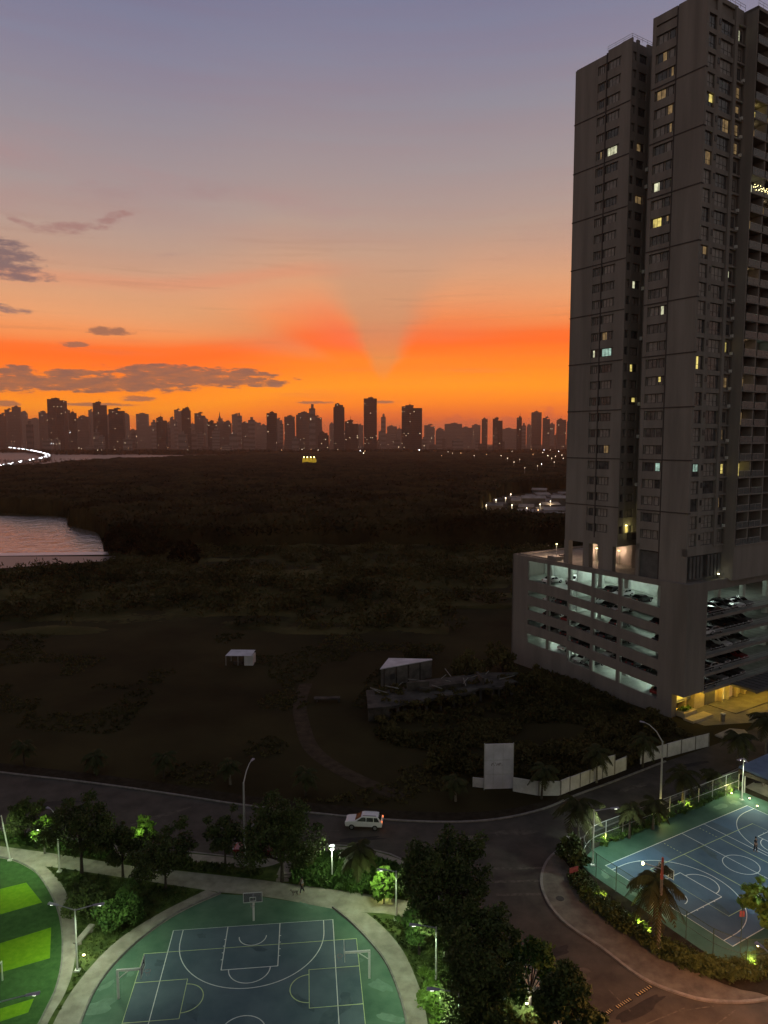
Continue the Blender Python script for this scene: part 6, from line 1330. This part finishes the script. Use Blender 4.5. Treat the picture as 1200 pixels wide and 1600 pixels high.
for key, k, c, y, x in [(Ws,0,4,12.9,2.9),(Bs,0,4,15.2,3.0),(Bs,0,5,9.0,3.0),(Ws,1,4,13.0,2.9),(Bs,1,4,15.6,2.9),(Ws,1,3,18.7,2.9),(Bs,1,5,4.8,2.9),(Gs,2,4,13.4,3.0),(Bs,2,5,4.2,2.9),(Ss,3,3,18.6,2.9),(Bs,3,3,21.2,2.9),(Bs,3,4,13.0,2.9),(Gs,3,4,15.8,2.9),(Bs,4,3,19.6,2.9),(Gs,4,3,22.0,2.9),(Bs,4,4,12.6,2.9),(Ws,4,4,14.9,2.9),(Bs,4,5,6.8,2.9),(Gs,4,5,9.4,2.9),(Rs,5,5,4.4,3.2)]:
    park(key, x, y, rz_(k, y) + .0, .0 if (int(y * 10) % 2) else math.pi, lab(key, k, c, ', left end' if (c == 4 and y > 14.5) or (c == 3 and y > 21) or (c == 5 and y > 9) else ''))
for key, k, c, y, x in [(Ws,0,1,30.0,2.9),(Wt,0,2,27.2,6.0),(Ws,1,1,29.6,2.9),(Gs,1,2,26.4,2.9),(Bs,2,1,29.6,2.9),(Rs,2,2,24.8,2.9),(Bs,3,1,30.0,2.9),(Bs,3,2,25.0,2.9),(Ws,4,2,26.0,3.4),(Bs,4,2,24.5,7.0)]:
    park(key, x, y, levels_f[k], math.pi if x < 4 else .3, lab(key, k, c, ' farther inside' if x > 6.5 else ''))
park(Ws, 2.8, 21.6, rz_(5, 21.6), 0, lab(Ws, 5, 3)); park(Bs, 2.9, 19.0, rz_(5, 19.0), 0, lab(Bs, 5, 3))
decks = ['top deck', 'second deck', 'third deck', 'fourth deck', 'lowest deck']
for k, xs in enumerate([[(9.6,Bs),(12.6,Ss),(15.0,Gs),(17.6,Ws),(20.4,Ss)], [(6.8,Ws),(9.4,Ss),(14.6,Bs),(17.2,Bs),(20.2,Gs)], [(10.6,Bs),(14.0,Ws),(16.6,Ss),(19.4,Bs)], [(6.9,Bs),(9.6,Ss),(13.6,Gs),(16.4,Bs),(19.4,Rs)], [(8.2,Bs),(13.2,Ss),(16.0,Bs),(18.6,Gs)]]):
    for j, (x, key) in enumerate(xs):
        deep = x < 9.9
        park(key, x, (-.7 if deep else .9), lv[k], math.pi/2 if not deep else math.pi, f"{cn_[key[0]]} {'suv' if key[1] else 'sedan'}, {ordn(j)} from the left on the podium's road-side {decks[k]}")
for key, o in protos.items():
    if key not in used: bpy.data.objects.remove(o)

# ================================================================== PEOPLE AND A DOG
def skin_obj(name, nodes, edges, mt, parent, root=0, sub=2):
    me = bpy.data.meshes.new(name); me.from_pydata([n_[:3] for n_ in nodes], edges, []); o = bpy.data.objects.new(name, me); COL.objects.link(o); o.parent = parent
    md = o.modifiers.new('skin', 'SKIN'); md.use_smooth_shade = True
    for i, n_ in enumerate(nodes): me.skin_vertices[0].data[i].radius = (n_[3], n_[4] if len(n_) > 4 else n_[3])
    me.skin_vertices[0].data[root].use_root = True
    s_ = o.modifiers.new('sub', 'SUBSURF'); s_.levels = 1; s_.render_levels = sub; me.materials.append(mt); return o
def person(label, loc, rz, stride=.22, shirt='palecloth', trousers='darkcloth', armf=.25):
    t = thing('person', label, 'person', loc, rz)                         # faces -y
    Nn = [(0,0,.95,.13,.10),(0,0,1.15,.12,.09),(0,0,1.38,.15,.10),(0,0,1.50,.055),(0,-.01,1.58,.06),(0,-.01,1.67,.085,.10),(0,-.01,1.74,.06,.07)]
    E_ = [(0,1),(1,2),(2,3),(3,4),(4,5),(5,6)]
    def add_(p, n_): Nn.append(n_); E_.append((p, len(Nn) - 1)); return len(Nn) - 1
    add_(5, (0,-.115,1.65,.012)); 
    for s in (-1, 1): add_(5, (s*.085,0,1.65,.016))
    for s in (-1, 1):
        f_ = s * stride; h_ = add_(0, (s*.09,0,.88,.085)); k_ = add_(h_, (s*.10,-f_*.55-.03,.48,.06)); a_ = add_(k_, (s*.10,-f_+ .02,.09,.04)); add_(a_, (s*.11,-f_-.14,.04,.035,.03))
        sh = add_(2, (s*.19,0,1.40,.055)); el = add_(sh, (s*.24,f_*.5*armf*4,1.13,.042)); wr_ = add_(el, (s*.23,f_*.5-.12,.92,.028)); pa = add_(wr_, (s*.23,f_*.5-.15,.85,.032,.018))
        for j, (dx, ln) in enumerate(((-.028,.07),(-.010,.08),(.010,.075),(.027,.06))): m1 = add_(pa, (s*.23+dx,f_*.5-.16,.80,.009)); add_(m1, (s*.23+dx,f_*.5-.175,.80-ln*.6,.008))
        add_(pa, (s*.23,f_*.5-.205,.82,.010))
    skin_obj('body', Nn, E_, MT['skin'], t)
    S = [(0,0,.98,.155,.125),(0,0,1.2,.14,.115),(0,0,1.40,.165,.12),(0,0,1.47,.08)]; Es = [(0,1),(1,2),(2,3)]
    for s in (-1, 1): S += [(s*.19,0,1.41,.072), (s*.225,s*stride*.28*armf*4,1.24,.062)]; Es += [(2, len(S)-2), (len(S)-2, len(S)-1)]
    skin_obj('shirt', S, Es, MT[shirt], t)
    T = [(0,0,.97,.15,.12)]; Et = []
    for s in (-1, 1): f_ = s * stride; T += [(s*.09,0,.86,.105), (s*.10,-f_*.55-.03,.48,.078), (s*.10,-f_+.02,.13,.06)]; n_ = len(T); Et += [(0, n_-3), (n_-3, n_-2), (n_-2, n_-1)]
    skin_obj('trousers', T, Et, MT[trousers], t); MB().ball((0, .015, 1.70), .105, 10, 7, (.9, 1.05, 1)).build('hair', MT['hair'], t)
    return t
person('person in a pale shirt walking a dog on the path behind the lower court', gp(472,1396,.14), R(-70), .24)
person('person in dark clothes standing on the fenced court near the right edge', gp(1180,1331,.17), R(30), .12, 'darkcloth', 'darkcloth')
person('person in pale clothes under the blue canopy beside the exercise machine', gp(1192,1228,.18), R(120), .1, 'palecloth', 'palecloth')
t = thing('dog', 'small shaggy light and dark dog walking in front of the person on the path', 'dog', gp(461,1399,.14), R(-80))   # faces -y
Nn = [(0,.0,.40,.10,.11),(0,-.20,.41,.105,.13),(0,.22,.42,.085,.09),(0,-.32,.50,.065),(0,-.38,.60,.06),(0,-.41,.63,.062),(0,-.50,.60,.035),(0,-.56,.59,.026),(0,.30,.46,.03),(0,.38,.56,.02),(0,.40,.66,.012)]
E_ = [(0,1),(0,2),(1,3),(3,4),(4,5),(5,6),(6,7),(2,8),(8,9),(9,10)]
for s in (-1, 1):
    Nn += [(s*.07,-.20,.30,.045),(s*.075,-.17,.17,.026),(s*.075,-.20,.04,.022),(s*.075,-.24,.02,.024)]; n_ = len(Nn); E_ += [(1,n_-4),(n_-4,n_-3),(n_-3,n_-2),(n_-2,n_-1)]
    Nn += [(s*.07,.20,.32,.055),(s*.08,.14,.24,.036),(s*.08,.28,.15,.022),(s*.08,.26,.04,.020),(s*.08,.22,.02,.022)]; n_ = len(Nn); E_ += [(2,n_-5),(n_-5,n_-4),(n_-4,n_-3),(n_-3,n_-2),(n_-2,n_-1)]
    Nn += [(s*.05,-.38,.70,.02)]; E_ += [(5, len(Nn)-1)]
skin_obj('body', Nn, E_, MT['dogfur'], t)

# ================================================================== HAZE
hz = MB().box(-12100, 12100, -320, 12100, -1.0, 352)
hm = bpy.data.materials.new('haze'); hm.use_nodes = True; t = hm.node_tree; t.nodes.clear()
pv = t.nodes.new('ShaderNodeVolumePrincipled'); pv.inputs['Color'].default_value = (1, .80, .68, 1); pv.inputs['Density'].default_value = 0.00007; pv.inputs['Anisotropy'].default_value = 0.72
oo = t.nodes.new('ShaderNodeOutputMaterial'); t.links.new(pv.outputs[0], oo.inputs['Volume'])
tag(hz.build('haze', hm), kind='stuff', label='thin evening haze over the whole view', cat='haze')
